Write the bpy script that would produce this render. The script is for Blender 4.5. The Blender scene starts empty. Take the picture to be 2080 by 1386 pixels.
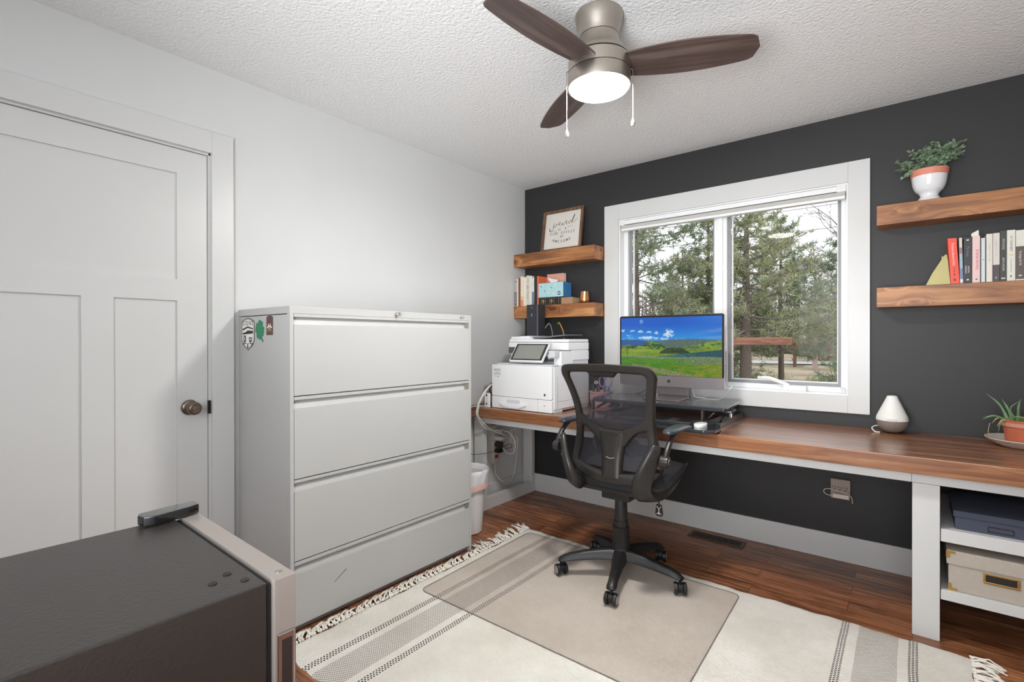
import bpy, bmesh, math, random
from mathutils import Vector, Matrix, noise
random.seed(7)
PI = math.pi
C = bpy.context.scene.collection
ORG = {}

# ------------------------------------------------------------ mesh builder
class MB:
    def __init__(s):
        s.v = []; s.f = []; s.c = None
    def add(s, vs, fs):
        n = len(s.v); s.v += [tuple(p) for p in vs]; s.f += [tuple(n+i for i in f) for f in fs]
        return s
    def box(s, x0, x1, y0, y1, z0, z1, M=None):
        vs = [(x, y, z) for z in (z0, z1) for y in (y0, y1) for x in (x0, x1)]
        if M: vs = [M @ Vector(p) for p in vs]
        return s.add(vs, [(0,2,3,1), (4,5,7,6), (0,1,5,4), (2,6,7,3), (0,4,6,2), (1,3,7,5)])
    def lathe(s, prof, cx=0, cy=0, seg=40, M=None, a0=0, a1=2*PI):
        """prof: list of (r, z); closed shell of revolution about the vertical"""
        full = abs(a1-a0-2*PI) < 1e-6
        n = seg if full else seg+1
        vs = []; fs = []
        for r, z in prof:
            for k in range(n):
                a = a0+(a1-a0)*k/seg
                vs.append(Vector((cx+r*math.cos(a), cy+r*math.sin(a), z)))
        m = len(prof)
        for i in range(m-1):
            for k in range(seg):
                k2 = (k+1) % n
                fs.append((i*n+k, i*n+k2, (i+1)*n+k2, (i+1)*n+k))
        if M: vs = [M @ p for p in vs]
        return s.add(vs, fs)
    def cyl(s, p0, p1, r0, r1=None, seg=20, cap=True):
        return s.tube([p0, p1], [r0, r0 if r1 is None else r1], seg, cap)
    def tube(s, pts, r, seg=10, cap=True, sx=1.0, up=None):
        """sweep; r a radius or list; sx flattens the section sideways"""
        pts = [Vector(p) for p in pts]; n = len(pts)
        if not isinstance(r, (list, tuple)): r = [r]*n
        T = []
        for i in range(n):
            a = pts[max(i-1, 0)]; b = pts[min(i+1, n-1)]
            t = (b-a); T.append(t.normalized() if t.length > 1e-9 else Vector((0,0,1)))
        u = Vector(up) if up else Vector((0,0,1))
        if abs(u.dot(T[0])) > .95: u = Vector((1,0,0)) if abs(T[0].x) < .9 else Vector((0,1,0))
        X = (u - T[0]*u.dot(T[0])).normalized()
        vs = []
        for i in range(n):
            X = (X - T[i]*X.dot(T[i])).normalized(); Y = T[i].cross(X)
            for k in range(seg):
                a = 2*PI*k/seg
                vs.append(pts[i] + X*(r[i]*math.cos(a)) + Y*(r[i]*sx*math.sin(a)))
        fs = [(i*seg+k, i*seg+(k+1) % seg, (i+1)*seg+(k+1) % seg, (i+1)*seg+k) for i in range(n-1) for k in range(seg)]
        if cap: fs += [tuple(range(seg))[::-1], tuple((n-1)*seg+k for k in range(seg))]
        return s.add(vs, fs)
    def prism(s, poly, f0, f1):
        """poly: 2D points; f0, f1 map a 2D point to the two end faces"""
        n = len(poly); vs = [f0(*p) for p in poly] + [f1(*p) for p in poly]
        fs = [tuple(range(n))[::-1], tuple(range(n, 2*n))] + [(i, (i+1) % n, n+(i+1) % n, n+i) for i in range(n)]
        return s.add(vs, fs)
    def grid(s, P, closed_u=False):
        """P[i][j] points"""
        m, n = len(P), len(P[0]); vs = [p for row in P for p in row]
        fs = [(i*n+j, i*n+(j+1) % n, (i+1)*n+(j+1) % n, (i+1)*n+j) for i in range(m-1) for j in range(n if closed_u else n-1)]
        return s.add(vs, fs)
    def ball(s, c, r, seg=16, sz=1.0):
        prof = [(max(1e-4, r*math.sin(PI*i/12)), c[2]-r*sz*math.cos(PI*i/12)) for i in range(13)]
        return s.lathe(prof, c[0], c[1], seg)

def catmull(pts, k=8):
    pts = [Vector(p) for p in pts]; out = []
    P = [pts[0]*2-pts[1]] + pts + [pts[-1]*2-pts[-2]]
    for i in range(1, len(P)-2):
        for j in range(k):
            t = j/k; a, b, c, d = P[i-1], P[i], P[i+1], P[i+2]
            out.append(.5*((2*b) + (c-a)*t + (2*a-5*b+4*c-d)*t*t + (3*b-a-3*c+d)*t**3))
    out.append(pts[-1]); return out

def rrect(x0, x1, y0, y1, r, k=6):
    out = []
    for cx, cy, a in ((x1-r, y1-r, 0), (x0+r, y1-r, 90), (x0+r, y0+r, 180), (x1-r, y0+r, 270)):
        for j in range(k+1):
            t = math.radians(a+90*j/k); out.append((cx+r*math.cos(t), cy+r*math.sin(t)))
    return out

def build(name, mb, mat, parent=None, bevel=0, seg=2, smooth=True, sharp=38, sub=0, solid=0, loc=None, cols=None, label=None):
    me = bpy.data.meshes.new(name)
    if parent is not None: org = ORG[parent.name]
    elif loc is not None: org = Vector(loc)
    else:
        xs = [p[0] for p in mb.v]; ys = [p[1] for p in mb.v]; zs = [p[2] for p in mb.v]
        org = Vector(((min(xs)+max(xs))/2, (min(ys)+max(ys))/2, min(zs)))
    me.from_pydata([Vector(p)-org for p in mb.v], [], mb.f)
    bm = bmesh.new(); bm.from_mesh(me)
    if cols is None and not bevel: bmesh.ops.remove_doubles(bm, verts=bm.verts, dist=1e-6)
    if not solid and cols is None: bmesh.ops.recalc_face_normals(bm, faces=bm.faces)
    if bevel:
        es = [e for e in bm.edges if len(e.link_faces) == 2 and e.calc_face_angle(0) > math.radians(30)]
        bmesh.ops.bevel(bm, geom=es, offset=bevel, segments=seg, profile=.5, affect='EDGES', clamp_overlap=True)
    bm.to_mesh(me); bm.free()
    if smooth:
        me.polygons.foreach_set('use_smooth', [True]*len(me.polygons))
        me.set_sharp_from_angle(angle=math.radians(sharp))
    if cols is not None:
        ca = me.color_attributes.new('Col', 'FLOAT_COLOR', 'POINT')
        ca.data.foreach_set('color', [c for q in cols for c in q])
    ob = bpy.data.objects.new(name, me); C.objects.link(ob)
    if mat: me.materials.append(mat)
    if parent is not None: ob.parent = parent
    else: ob.location = org
    ORG[ob.name] = org
    if bevel and smooth:
        m = ob.modifiers.new('w', 'WEIGHTED_NORMAL'); m.keep_sharp = True; m.weight = 90
    if solid:
        m = ob.modifiers.new('s', 'SOLIDIFY'); m.thickness = solid; m.offset = 0
    if sub:
        m = ob.modifiers.new('u', 'SUBSURF'); m.levels = sub; m.render_levels = sub
    if label: ob['label'] = label
    return ob

def thing(name, label, cat, loc, group=None):
    o = bpy.data.objects.new(name, None); C.objects.link(o); o.location = loc; o.empty_display_size = .05
    ORG[o.name] = Vector(loc); o['label'] = label; o['category'] = cat
    if group: o['group'] = group
    return o
def tag(o, label, cat, group=None, kind=None):
    o['label'] = label; o['category'] = cat
    if group: o['group'] = group
    if kind: o['kind'] = kind
    return o
def struct(name, mb, mat, parent=None, **k):
    o = build(name, mb, mat, parent, **k)
    if parent is None: o['kind'] = 'structure'
    return o

def text(name, s, size, org, right, up, mat, parent, align='CENTER', space=1.0, label=None, ext=.0003, squash=1.0):
    cu = bpy.data.curves.new('txt', 'FONT'); cu.body = s; cu.size = size; cu.align_x = align; cu.align_y = 'CENTER'
    cu.extrude = ext; cu.space_character = space; cu.resolution_u = 3
    t = bpy.data.objects.new('txt', cu); C.objects.link(t)
    dg = bpy.context.evaluated_depsgraph_get(); dg.update()
    me = bpy.data.meshes.new_from_object(t.evaluated_get(dg))
    bpy.data.objects.remove(t)
    R = Vector(right).normalized(); U = Vector(up).normalized(); N = R.cross(U)
    mb = MB(); mb.v = [Vector(org)+R*(v.co.x*squash)+U*v.co.y+N*v.co.z for v in me.vertices]; mb.f = [tuple(p.vertices) for p in me.polygons]
    bpy.data.meshes.remove(me)
    return build(name, mb, mat, parent, smooth=False, label=label)

# ------------------------------------------------------------ materials
def srgb(r, g, b):
    f = lambda c: (c/255/12.92) if c/255 <= .04045 else ((c/255+.055)/1.055)**2.4
    return (f(r), f(g), f(b), 1)
MATS = {}
def mat(name, col, rough=.5, metal=0, spec=.5, bump=0, bscale=200, bdist=.001, coat=0, var=0, vscale=3, bdetail=2, tint=None):
    if name in MATS: return MATS[name]
    m = bpy.data.materials.new(name); m.use_nodes = True; nt = m.node_tree; N = nt.nodes; L = nt.links
    p = N['Principled BSDF']
    c = col if len(col) == 4 else srgb(*col)
    p.inputs['Base Color'].default_value = c; p.inputs['Roughness'].default_value = rough; p.inputs['Metallic'].default_value = metal
    p.inputs['Specular IOR Level'].default_value = spec; p.inputs['Coat Weight'].default_value = coat
    tc = N.new('ShaderNodeTexCoord')
    nz = N.new('ShaderNodeTexNoise'); nz.inputs['Scale'].default_value = vscale; nz.inputs['Detail'].default_value = 5
    L.new(tc.outputs['Object'], nz.inputs['Vector'])
    mx = N.new('ShaderNodeMix'); mx.data_type = 'RGBA'
    v = var or .03
    mx.inputs[6].default_value = tuple(min(1, q*(1+v)) for q in c[:3])+(1,); mx.inputs[7].default_value = tuple(q*(1-v) for q in c[:3])+(1,)
    if tint: mx.inputs[7].default_value = srgb(*tint)
    L.new(nz.outputs['Fac'], mx.inputs[0]); L.new(mx.outputs[2], p.inputs['Base Color'])
    if bump:
        b = N.new('ShaderNodeBump'); b.inputs['Strength'].default_value = bump; b.inputs['Distance'].default_value = bdist
        n2 = N.new('ShaderNodeTexNoise'); n2.inputs['Scale'].default_value = bscale; n2.inputs['Detail'].default_value = bdetail
        L.new(tc.outputs['Object'], n2.inputs['Vector']); L.new(n2.outputs['Fac'], b.inputs['Height']); L.new(b.outputs[0], p.inputs['Normal'])
    MATS[name] = m; return m

def emit(name, col, s):
    m = bpy.data.materials.new(name); m.use_nodes = True; N = m.node_tree.nodes; p = N['Principled BSDF']
    p.inputs['Base Color'].default_value = col; p.inputs['Emission Color'].default_value = col; p.inputs['Emission Strength'].default_value = s
    return m

def ramp(N, stops):
    r = N.new('ShaderNodeValToRGB'); e = r.color_ramp.elements
    e[0].position, e[0].color = stops[0]; e[1].position, e[1].color = stops[-1]
    for p, c in stops[1:-1]:
        q = e.new(p); q.color = c
    return r

def wood(name, cols, axis=0, gscale=28, rough=.35, knots=0, boards=0, baxis=1, coat=0, off=(0,0,0), contrast=1.0, along=1.6):
    """grain runs along the axis; knots: dark eyes; boards: width of glued boards"""
    m = bpy.data.materials.new(name); m.use_nodes = True; nt = m.node_tree; N = nt.nodes; L = nt.links; p = N['Principled BSDF']
    p.inputs['Roughness'].default_value = rough; p.inputs['Coat Weight'].default_value = coat; p.inputs['Coat Roughness'].default_value = .25
    tc = N.new('ShaderNodeTexCoord'); add = N.new('ShaderNodeVectorMath'); add.operation = 'ADD'; add.inputs[1].default_value = off
    L.new(tc.outputs['Object'], add.inputs[0]); vec = add.outputs[0]
    if boards:
        sp = N.new('ShaderNodeSeparateXYZ'); L.new(vec, sp.inputs[0])
        dv = N.new('ShaderNodeMath'); dv.operation = 'DIVIDE'; L.new(sp.outputs[baxis], dv.inputs[0]); dv.inputs[1].default_value = boards
        fl = N.new('ShaderNodeMath'); fl.operation = 'FLOOR'; L.new(dv.outputs[0], fl.inputs[0])
        wn = N.new('ShaderNodeTexWhiteNoise'); wn.noise_dimensions = '1D'; L.new(fl.outputs[0], wn.inputs['W'])
        sc = N.new('ShaderNodeVectorMath'); sc.operation = 'SCALE'; sc.inputs[3].default_value = 5; L.new(wn.outputs['Color'], sc.inputs[0])
        a2 = N.new('ShaderNodeVectorMath'); a2.operation = 'ADD'; L.new(vec, a2.inputs[0]); L.new(sc.outputs[0], a2.inputs[1]); vec = a2.outputs[0]
    mp = N.new('ShaderNodeMapping'); s = [gscale]*3; s[axis] = along; mp.inputs['Scale'].default_value = s; L.new(vec, mp.inputs['Vector'])
    nz = N.new('ShaderNodeTexNoise'); nz.inputs['Scale'].default_value = 1; nz.inputs['Detail'].default_value = 6; nz.inputs['Distortion'].default_value = 1.2; nz.inputs['Roughness'].default_value = .6
    fac = nz.outputs['Fac']
    if knots:
        mk = N.new('ShaderNodeMapping'); s = [knots*2.2]*3; s[axis] = knots; mk.inputs['Scale'].default_value = s; L.new(vec, mk.inputs['Vector'])
        vo = N.new('ShaderNodeTexVoronoi'); vo.inputs['Scale'].default_value = 1; L.new(mk.outputs[0], vo.inputs['Vector'])
        # grain bends round the knots
        k1 = N.new('ShaderNodeMath'); k1.operation = 'SMOOTH_MIN'; k1.inputs[1].default_value = .35; k1.inputs[2].default_value = .2; L.new(vo.outputs['Distance'], k1.inputs[0])
        vm = N.new('ShaderNodeVectorMath'); vm.operation = 'MULTIPLY_ADD'; L.new(mp.outputs[0], vm.inputs[0]); vm.inputs[1].default_value = (1,1,1)
        cb = N.new('ShaderNodeCombineXYZ'); k2 = N.new('ShaderNodeMath'); k2.operation = 'MULTIPLY'; k2.inputs[1].default_value = 5; L.new(k1.outputs[0], k2.inputs[0])
        for i in range(3): L.new(k2.outputs[0], cb.inputs[i])
        L.new(cb.outputs[0], vm.inputs[2]); L.new(vm.outputs[0], nz.inputs['Vector'])
    else: L.new(mp.outputs[0], nz.inputs['Vector'])
    r = ramp(N, [(.5-.22/contrast, cols[0]), (.5, cols[1]), (.5+.2/contrast, cols[2])]); L.new(fac, r.inputs[0]); out = r.outputs[0]
    if boards:
        mx = N.new('ShaderNodeMix'); mx.data_type = 'RGBA'; mx.blend_type = 'MULTIPLY'; mx.inputs[0].default_value = .55
        r3 = ramp(N, [(0, (.72,.70,.68,1)), (1, (1.15,1.12,1.1,1))]); L.new(wn.outputs['Value'], r3.inputs[0]); L.new(out, mx.inputs[6]); L.new(r3.outputs[0], mx.inputs[7]); out = mx.outputs[2]
    n3 = N.new('ShaderNodeTexNoise'); n3.inputs['Scale'].default_value = 4.5; n3.inputs['Detail'].default_value = 3; L.new(vec, n3.inputs['Vector'])
    r4 = ramp(N, [(.3, (.62,.58,.56,1)), (.6, (1.08,1.08,1.08,1))]); L.new(n3.outputs['Fac'], r4.inputs[0])
    mx = N.new('ShaderNodeMix'); mx.data_type = 'RGBA'; mx.blend_type = 'MULTIPLY'; mx.inputs[0].default_value = .6; L.new(out, mx.inputs[6]); L.new(r4.outputs[0], mx.inputs[7]); out = mx.outputs[2]
    if knots:
        r2 = ramp(N, [(.045, (.14,.08,.05,1)), (.10, (.42,.30,.24,1)), (.22, (1,1,1,1))]); L.new(vo.outputs['Distance'], r2.inputs[0])
        mx = N.new('ShaderNodeMix'); mx.data_type = 'RGBA'; mx.blend_type = 'MULTIPLY'; mx.inputs[0].default_value = .9; L.new(out, mx.inputs[6]); L.new(r2.outputs[0], mx.inputs[7]); out = mx.outputs[2]
    L.new(out, p.inputs['Base Color'])
    b = N.new('ShaderNodeBump'); b.inputs['Strength'].default_value = .15; b.inputs['Distance'].default_value = .001; L.new(fac, b.inputs['Height']); L.new(b.outputs[0], p.inputs['Normal'])
    return m

M_WALL = mat('white_paint', (210,211,210), .55, bump=.15, bscale=350, bdist=.0006)
M_TRIM = mat('trim_paint', (206,206,204), .35)
M_DARK = mat('charcoal_paint', (40,39,40), .55, bump=.15, bscale=350, bdist=.0006)
M_METAL_GREY = mat('light_grey_enamel', (183,183,181), .38)
M_BLACKPL = mat('black_plastic', (34,33,33), .4, bump=.1, bscale=900, bdist=.0003)
M_GREYPL = mat('charcoal_plastic', (62,58,56), .38, bump=.12, bscale=900, bdist=.0003)
M_DKGREYPL = mat('dark_plastic', (44,43,43), .35)
M_CHROME = mat('chrome', (205,200,196), .18, 1)
M_NICKEL = mat('brushed_nickel', (176,168,158), .38, 1, bump=.05, bscale=300)
M_SILVER = mat('satin_silver', (176,172,168), .3, 1)
M_WHITEPL = mat('white_plastic', (228,228,226), .35)
M_OFFPL = mat('off_white_plastic', (206,200,190), .4)
M_RUBBER = mat('black_rubber', (22,22,22), .6)
M_GOLD = mat('brass', (196,160,92), .3, 1)
M_COPPER = mat('copper', (214,150,104), .28, 1)
M_INK = mat('ink', (40,40,42), .6)
M_WHITEINK = mat('white_ink', (235,232,226), .6)
M_BRONZE = mat('aged_bronze', (124,112,98), .34, .9)
M_PAPER = mat('paper', (226,222,212), .8)
WORLD, EXPO, LAMP, FILL_AREA, FILL_SPOT = 1.75, 0.11, 228, 42, 255  # last two: strengths of the added, unseen fill lights
# ============================================================ ROOM
RX, RY, RZ, WT = 3.75, -4.05, 2.44, .16
WX0, WX1, WZ0, WZ1 = .84, 2.21, .905, 2.073
# ceiling with sprayed popcorn texture
def popcorn():
    m = bpy.data.materials.new('popcorn_ceiling'); m.use_nodes = True; nt = m.node_tree; N = nt.nodes; L = nt.links; p = N['Principled BSDF']
    p.inputs['Base Color'].default_value = srgb(231,231,231); p.inputs['Roughness'].default_value = .9; p.inputs['Specular IOR Level'].default_value = .1
    tc = N.new('ShaderNodeTexCoord')
    a = N.new('ShaderNodeTexNoise'); a.inputs['Scale'].default_value = 75; a.inputs['Detail'].default_value = 3; a.inputs['Roughness'].default_value = .55
    v = N.new('ShaderNodeTexVoronoi'); v.inputs['Scale'].default_value = 95; v.feature = 'SMOOTH_F1'
    L.new(tc.outputs['Object'], a.inputs['Vector']); L.new(tc.outputs['Object'], v.inputs['Vector'])
    s = N.new('ShaderNodeMath'); s.operation = 'SUBTRACT'; L.new(a.outputs['Fac'], s.inputs[0])
    s2 = N.new('ShaderNodeMath'); s2.operation = 'MULTIPLY'; s2.inputs[1].default_value = .5; L.new(v.outputs['Distance'], s2.inputs[0]); L.new(s2.outputs[0], s.inputs[1])
    b = N.new('ShaderNodeBump'); b.inputs['Strength'].default_value = .55; b.inputs['Distance'].default_value = .008
    L.new(s.outputs[0], b.inputs['Height']); L.new(b.outputs[0], p.inputs['Normal']); return m
def planks():
    m = bpy.data.materials.new('laminate_planks'); m.use_nodes = True; nt = m.node_tree; N = nt.nodes; L = nt.links; p = N['Principled BSDF']
    p.inputs['Roughness'].default_value = .34
    tc = N.new('ShaderNodeTexCoord')
    br = N.new('ShaderNodeTexBrick'); br.offset = .37; br.offset_frequency = 2; br.squash = 1
    br.inputs['Scale'].default_value = 1; br.inputs['Brick Width'].default_value = .62; br.inputs['Row Height'].default_value = .098
    br.inputs['Mortar Size'].default_value = .0012; br.inputs['Mortar Smooth'].default_value = .3; br.inputs['Bias'].default_value = 0
    br.inputs['Color1'].default_value = (0,0,0,1); br.inputs['Color2'].default_value = (1,1,1,1); br.inputs['Mortar'].default_value = (.5,.5,.5,1)
    L.new(tc.outputs['Object'], br.inputs['Vector'])
    sc = N.new('ShaderNodeVectorMath'); sc.operation = 'SCALE'; sc.inputs[3].default_value = 7; L.new(br.outputs['Color'], sc.inputs[0])
    ad = N.new('ShaderNodeVectorMath'); ad.operation = 'ADD'; L.new(tc.outputs['Object'], ad.inputs[0]); L.new(sc.outputs[0], ad.inputs[1])
    mp = N.new('ShaderNodeMapping'); mp.inputs['Scale'].default_value = (2.2, 34, 34); L.new(ad.outputs[0], mp.inputs['Vector'])
    nz = N.new('ShaderNodeTexNoise'); nz.inputs['Scale'].default_value = 1; nz.inputs['Detail'].default_value = 7; nz.inputs['Distortion'].default_value = 1.4; L.new(mp.outputs[0], nz.inputs['Vector'])
    r = ramp(N, [(.28, srgb(84,50,32)), (.5, srgb(140,90,60)), (.72, srgb(172,122,84))]); L.new(nz.outputs['Fac'], r.inputs[0])
    r2 = ramp(N, [(0, (.66,.62,.60,1)), (1, (1.2,1.14,1.08,1))]); L.new(br.outputs['Color'], r2.inputs[0])
    mx = N.new('ShaderNodeMix'); mx.data_type = 'RGBA'; mx.blend_type = 'MULTIPLY'; mx.inputs[0].default_value = .75; L.new(r.outputs[0], mx.inputs[6]); L.new(r2.outputs[0], mx.inputs[7])
    n2 = N.new('ShaderNodeTexNoise'); n2.inputs['Scale'].default_value = 9; n2.inputs['Detail'].default_value = 4; L.new(ad.outputs[0], n2.inputs['Vector'])
    r3 = ramp(N, [(.34, (.6,.56,.54,1)), (.5, (1,1,1,1))]); L.new(n2.outputs['Fac'], r3.inputs[0])
    m2 = N.new('ShaderNodeMix'); m2.data_type = 'RGBA'; m2.blend_type = 'MULTIPLY'; m2.inputs[0].default_value = .6; L.new(mx.outputs[2], m2.inputs[6]); L.new(r3.outputs[0], m2.inputs[7])
    m3 = N.new('ShaderNodeMix'); m3.data_type = 'RGBA'; m3.inputs[7].default_value = srgb(52,32,24); L.new(br.outputs['Fac'], m3.inputs[0]); L.new(m2.outputs[2], m3.inputs[6])
    L.new(m3.outputs[2], p.inputs['Base Color'])
    b = N.new('ShaderNodeBump'); b.inputs['Strength'].default_value = .2; b.inputs['Distance'].default_value = .001; b.invert = True; L.new(br.outputs['Fac'], b.inputs['Height']); L.new(b.outputs[0], p.inputs['Normal'])
    return m
struct('floor', MB().box(-.16, RX+.16, RY-.16, .16, -.12, 0), planks(), smooth=False, loc=(0,0,0))
struct('ceiling', MB().box(-.16, RX+.16, RY-.16, .16, RZ, RZ+.12), popcorn(), smooth=False, loc=(0,0,0))
struct('wall_back', MB().box(0, WX0, 0, WT, 0, RZ).box(WX1, RX, 0, WT, 0, RZ).box(WX0, WX1, 0, WT, 0, WZ0).box(WX0, WX1, 0, WT, WZ1, RZ), M_DARK, smooth=False)
# left wall with the door opening
DY0, DY1, DZ = -3.19, -2.352, 2.060
struct('wall_left', MB().box(-.14, 0, DY1, .16, 0, RZ).box(-.14, 0, RY-.16, DY0, 0, RZ).box(-.14, 0, DY0, DY1, DZ, RZ), M_WALL, smooth=False)
struct('wall_right', MB().box(RX, RX+.14, RY-.16, .16, 0, RZ), M_WALL, smooth=False)
QX0, QX1, QZ0, QZ1 = 1.25, 3.25, .95, 2.12  # opening for the added window
struct('wall_front', MB().box(0, QX0, RY-.14, RY, 0, RZ).box(QX1, RX, RY-.14, RY, 0, RZ).box(QX0, QX1, RY-.14, RY, 0, QZ0).box(QX0, QX1, RY-.14, RY, QZ1, RZ), M_WALL, smooth=False)
w2 = struct('added_window', MB().box(QX0, QX0+.04, RY-.10, RY-.02, QZ0, QZ1).box(QX1-.04, QX1, RY-.10, RY-.02, QZ0, QZ1).box(QX0+.04, QX1-.04, RY-.10, RY-.02, QZ1-.04, QZ1).box(QX0+.04, QX1-.04, RY-.10, RY-.02, QZ0, QZ0+.04).box(2.22, 2.28, RY-.10, RY-.02, QZ0+.04, QZ1-.04), M_TRIM, bevel=.002)  # unseen window behind the camera, added to go with the fill light
struct('added_window_trim', MB().box(QX0-.09, QX0, RY, RY+.019, QZ0-.09, QZ1+.09).box(QX1, QX1+.09, RY, RY+.019, QZ0-.09, QZ1+.09).box(QX0, QX1, RY, RY+.019, QZ1, QZ1+.09).box(QX0, QX1, RY, RY+.019, QZ0-.09, QZ0), M_TRIM, bevel=.0015)  # casing of the added, unseen window
struct('baseboard_back', MB().box(.0, RX, -.015, 0, 0, .142), M_TRIM, bevel=.003)
struct('baseboard_left', MB().box(0, .015, -2.262, -.016, 0, .14), M_TRIM, bevel=.003)
struct('baseboard_right', MB().box(RX-.015, RX, RY+.016, -.016, 0, .14), M_TRIM, bevel=.003)
struct('baseboard_front', MB().box(0.016, RX-.016, RY, RY+.015, 0, .14), M_TRIM, bevel=.003)
# door casing
struct('trim_1', MB().box(0, .019, DY1-.004, DY1+.088, 0, DZ+.092).box(0, .019, DY0-.088, DY0+.004, 0, DZ+.092).box(0, .019, DY0+.004, DY1-.004, DZ-.004, DZ+.092)
       .box(-.13, 0, DY1-.013, DY1, 0, DZ).box(-.13, 0, DY0, DY0+.013, 0, DZ).box(-.13, 0, DY0, DY1, DZ-.013, DZ), M_TRIM, bevel=.0015)
# craftsman door: one wide panel over two tall ones
dy0, dy1, dz1 = DY0+.0155, DY1-.0155, DZ-.0155
d = MB(); xb, xf = -.044, -.008
d.box(xb, xf-.009, dy0, dy1, .008, dz1)
d.box(xf-.009, xf, dy1-.118, dy1, .008, dz1).box(xf-.009, xf, dy0, dy0+.118, .008, dz1)
d.box(xf-.009, xf, dy0+.118, dy1-.118, dz1-.105, dz1).box(xf-.009, xf, dy0+.118, dy1-.118, 1.388, 1.481).box(xf-.009, xf, dy0+.118, dy1-.118, .008, .24)
d.box(xf-.009, xf, -2.806, -2.706, .24, 1.388)
door = struct('door_1', d, M_TRIM, smooth=False)
KY, KZ = -2.440, .921
rx = Matrix.Translation((0, KY, KZ)) @ Matrix.Rotation(PI/2, 4, 'Y')
build('door_handle', MB().lathe([(.0001,-.008),(.033,-.008),(.034,-.004),(.031,.002),(.024,.005),(.014,.007),(.012,.020),(.013,.028),(.021,.032),(.0265,.040),(.0285,.050),(.027,.058),(.022,.063),(.0195,.0645),(.0195,.061),(.014,.0605),(.0135,.064),(.009,.0655),(.0001,.066)], M=rx), M_BRONZE, door, sharp=60)
build('strike_plate', MB().box(-.0105, .004, DY1-.016, DY1-.006, .886, .945), mat('dark_bronze', (46,36,32), .45, .6), door)
# window: casing, jambs, two vinyl lights
struct('trim_2', MB().box(.735, WX0+.004, -.019, 0, .815, 2.178).box(WX1-.004, 2.304, -.019, 0, .815, 2.178).box(WX0+.004, WX1-.004, -.019, 0, WZ1-.004, 2.178).box(WX0+.004, WX1-.004, -.019, 0, .815, WZ0+.004), M_TRIM, bevel=.0015)
M_VINYL = mat('white_vinyl', (232,233,233), .3)
M_SCREEN = mat('grey_screen_frame', (138,139,141), .4)
w = MB(); j = .012
w.box(WX0, WX0+j, -.004, .15, WZ0, WZ1).box(WX1-j, WX1, -.004, .15, WZ0, WZ1).box(WX0+j, WX1-j, -.004, .15, WZ1-j, WZ1).box(WX0+j, WX1-j, -.004, .15, WZ0, WZ0+j)
win = struct('window_1', w, M_VINYL, bevel=.001)
def light(x0, x1, z0, z1, y=.08, grey=True):
    f = MB(); t = .03
    f.box(x0, x0+t, y-.02, y+.05, z0, z1).box(x1-t, x1, y-.02, y+.05, z0, z1).box(x0+t, x1-t, y-.02, y+.05, z1-t, z1).box(x0+t, x1-t, y-.02, y+.05, z0, z0+t)
    build('window_frame', f, M_VINYL, win, bevel=.002)
    a, b, c, d_ = x0+t, x1-t, z0+t, z1-t; g = .016
    f = MB().box(a, a+g, y+.005, y+.02, c, d_).box(b-g, b, y+.005, y+.02, c, d_).box(a+g, b-g, y+.005, y+.02, d_-g, d_).box(a+g, b-g, y+.005, y+.02, c, c+g)
    build('screen_frame', f, M_SCREEN, win, bevel=.001)
    a += g; b -= g; c += g; d_ -= g; s = .007
    f = MB().box(a, a+s, y+.03, y+.045, c, d_).box(b-s, b, y+.03, y+.045, c, d_).box(a+s, b-s, y+.03, y+.045, d_-s, d_).box(a+s, b-s, y+.03, y+.045, c, c+s)
    build('sash', f, M_VINYL, win)
    build('window_glass', MB().box(a+s, b-s, y+.034, y+.039, c+s, d_-s), M_GLASS, win, smooth=False)
M_GLASS = bpy.data.materials.new('window_glass'); M_GLASS.use_nodes = True
nt = M_GLASS.node_tree; N = nt.nodes; L = nt.links; N.remove(N['Principled BSDF'])
o_ = N['Material Output']; tr = N.new('ShaderNodeBsdfTransparent'); tr.inputs[0].default_value = (.985,.99,.99,1); gl = N.new('ShaderNodeBsdfGlossy'); gl.inputs['Roughness'].default_value = .01
lw = N.new('ShaderNodeLayerWeight'); pw = N.new('ShaderNodeMath'); pw.operation = 'POWER'; pw.inputs[1].default_value = 5; L.new(lw.outputs['Facing'], pw.inputs[0])
ma = N.new('ShaderNodeMath'); ma.operation = 'MULTIPLY_ADD'; ma.inputs[1].default_value = .6; ma.inputs[2].default_value = .004; L.new(pw.outputs[0], ma.inputs[0])
mi = N.new('ShaderNodeMixShader'); L.new(ma.outputs[0], mi.inputs[0]); L.new(tr.outputs[0], mi.inputs[1]); L.new(gl.outputs[0], mi.inputs[2]); L.new(mi.outputs[0], o_.inputs[0])
WJ0, WJ1, ZJ0, ZJ1 = WX0+j, WX1-j, WZ0+j, WZ1-j
light(WJ0, 1.512, ZJ0, ZJ1)
light(1.530, WJ1, ZJ0, ZJ1)
build('mullion', MB().box(1.505, 1.537, .045, .14, ZJ0, ZJ1), M_VINYL, win, bevel=.003)
# crank, lock lever
cr = MB().box(1.885, 2.005, .012, .058, WZ0+j, WZ0+j+.03)
cr.tube(catmull([(1.915,.03,.945),(1.87,.022,.965),(1.81,.02,.985),(1.765,.02,.985)], 5), [.012]*11+[.011]*4+[.009], 10, sx=.7)
cr.ball((1.757,.02,.985), .011)
build('crank_handle', cr, M_WHITEPL, win, bevel=.004)
build('lock_lever', MB().tube(catmull([(1.548,.052,1.16),(1.548,.04,1.13),(1.55,.035,1.09),(1.556,.03,1.06)], 4), .006, 8, sx=.7).box(1.542,1.556,.046,.06,1.14,1.30), M_WHITEPL, win)
build('lock_slot', MB().box(1.5455,1.5525,.0445,.047,1.17,1.275), mat('slot_dark', (60,60,62), .5), win)
build('cord_cleat', MB().tube([(2.19,.02,.92),(2.185,.018,.935),(2.178,.016,.948)], .009, 8), M_WHITEPL, win)
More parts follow.
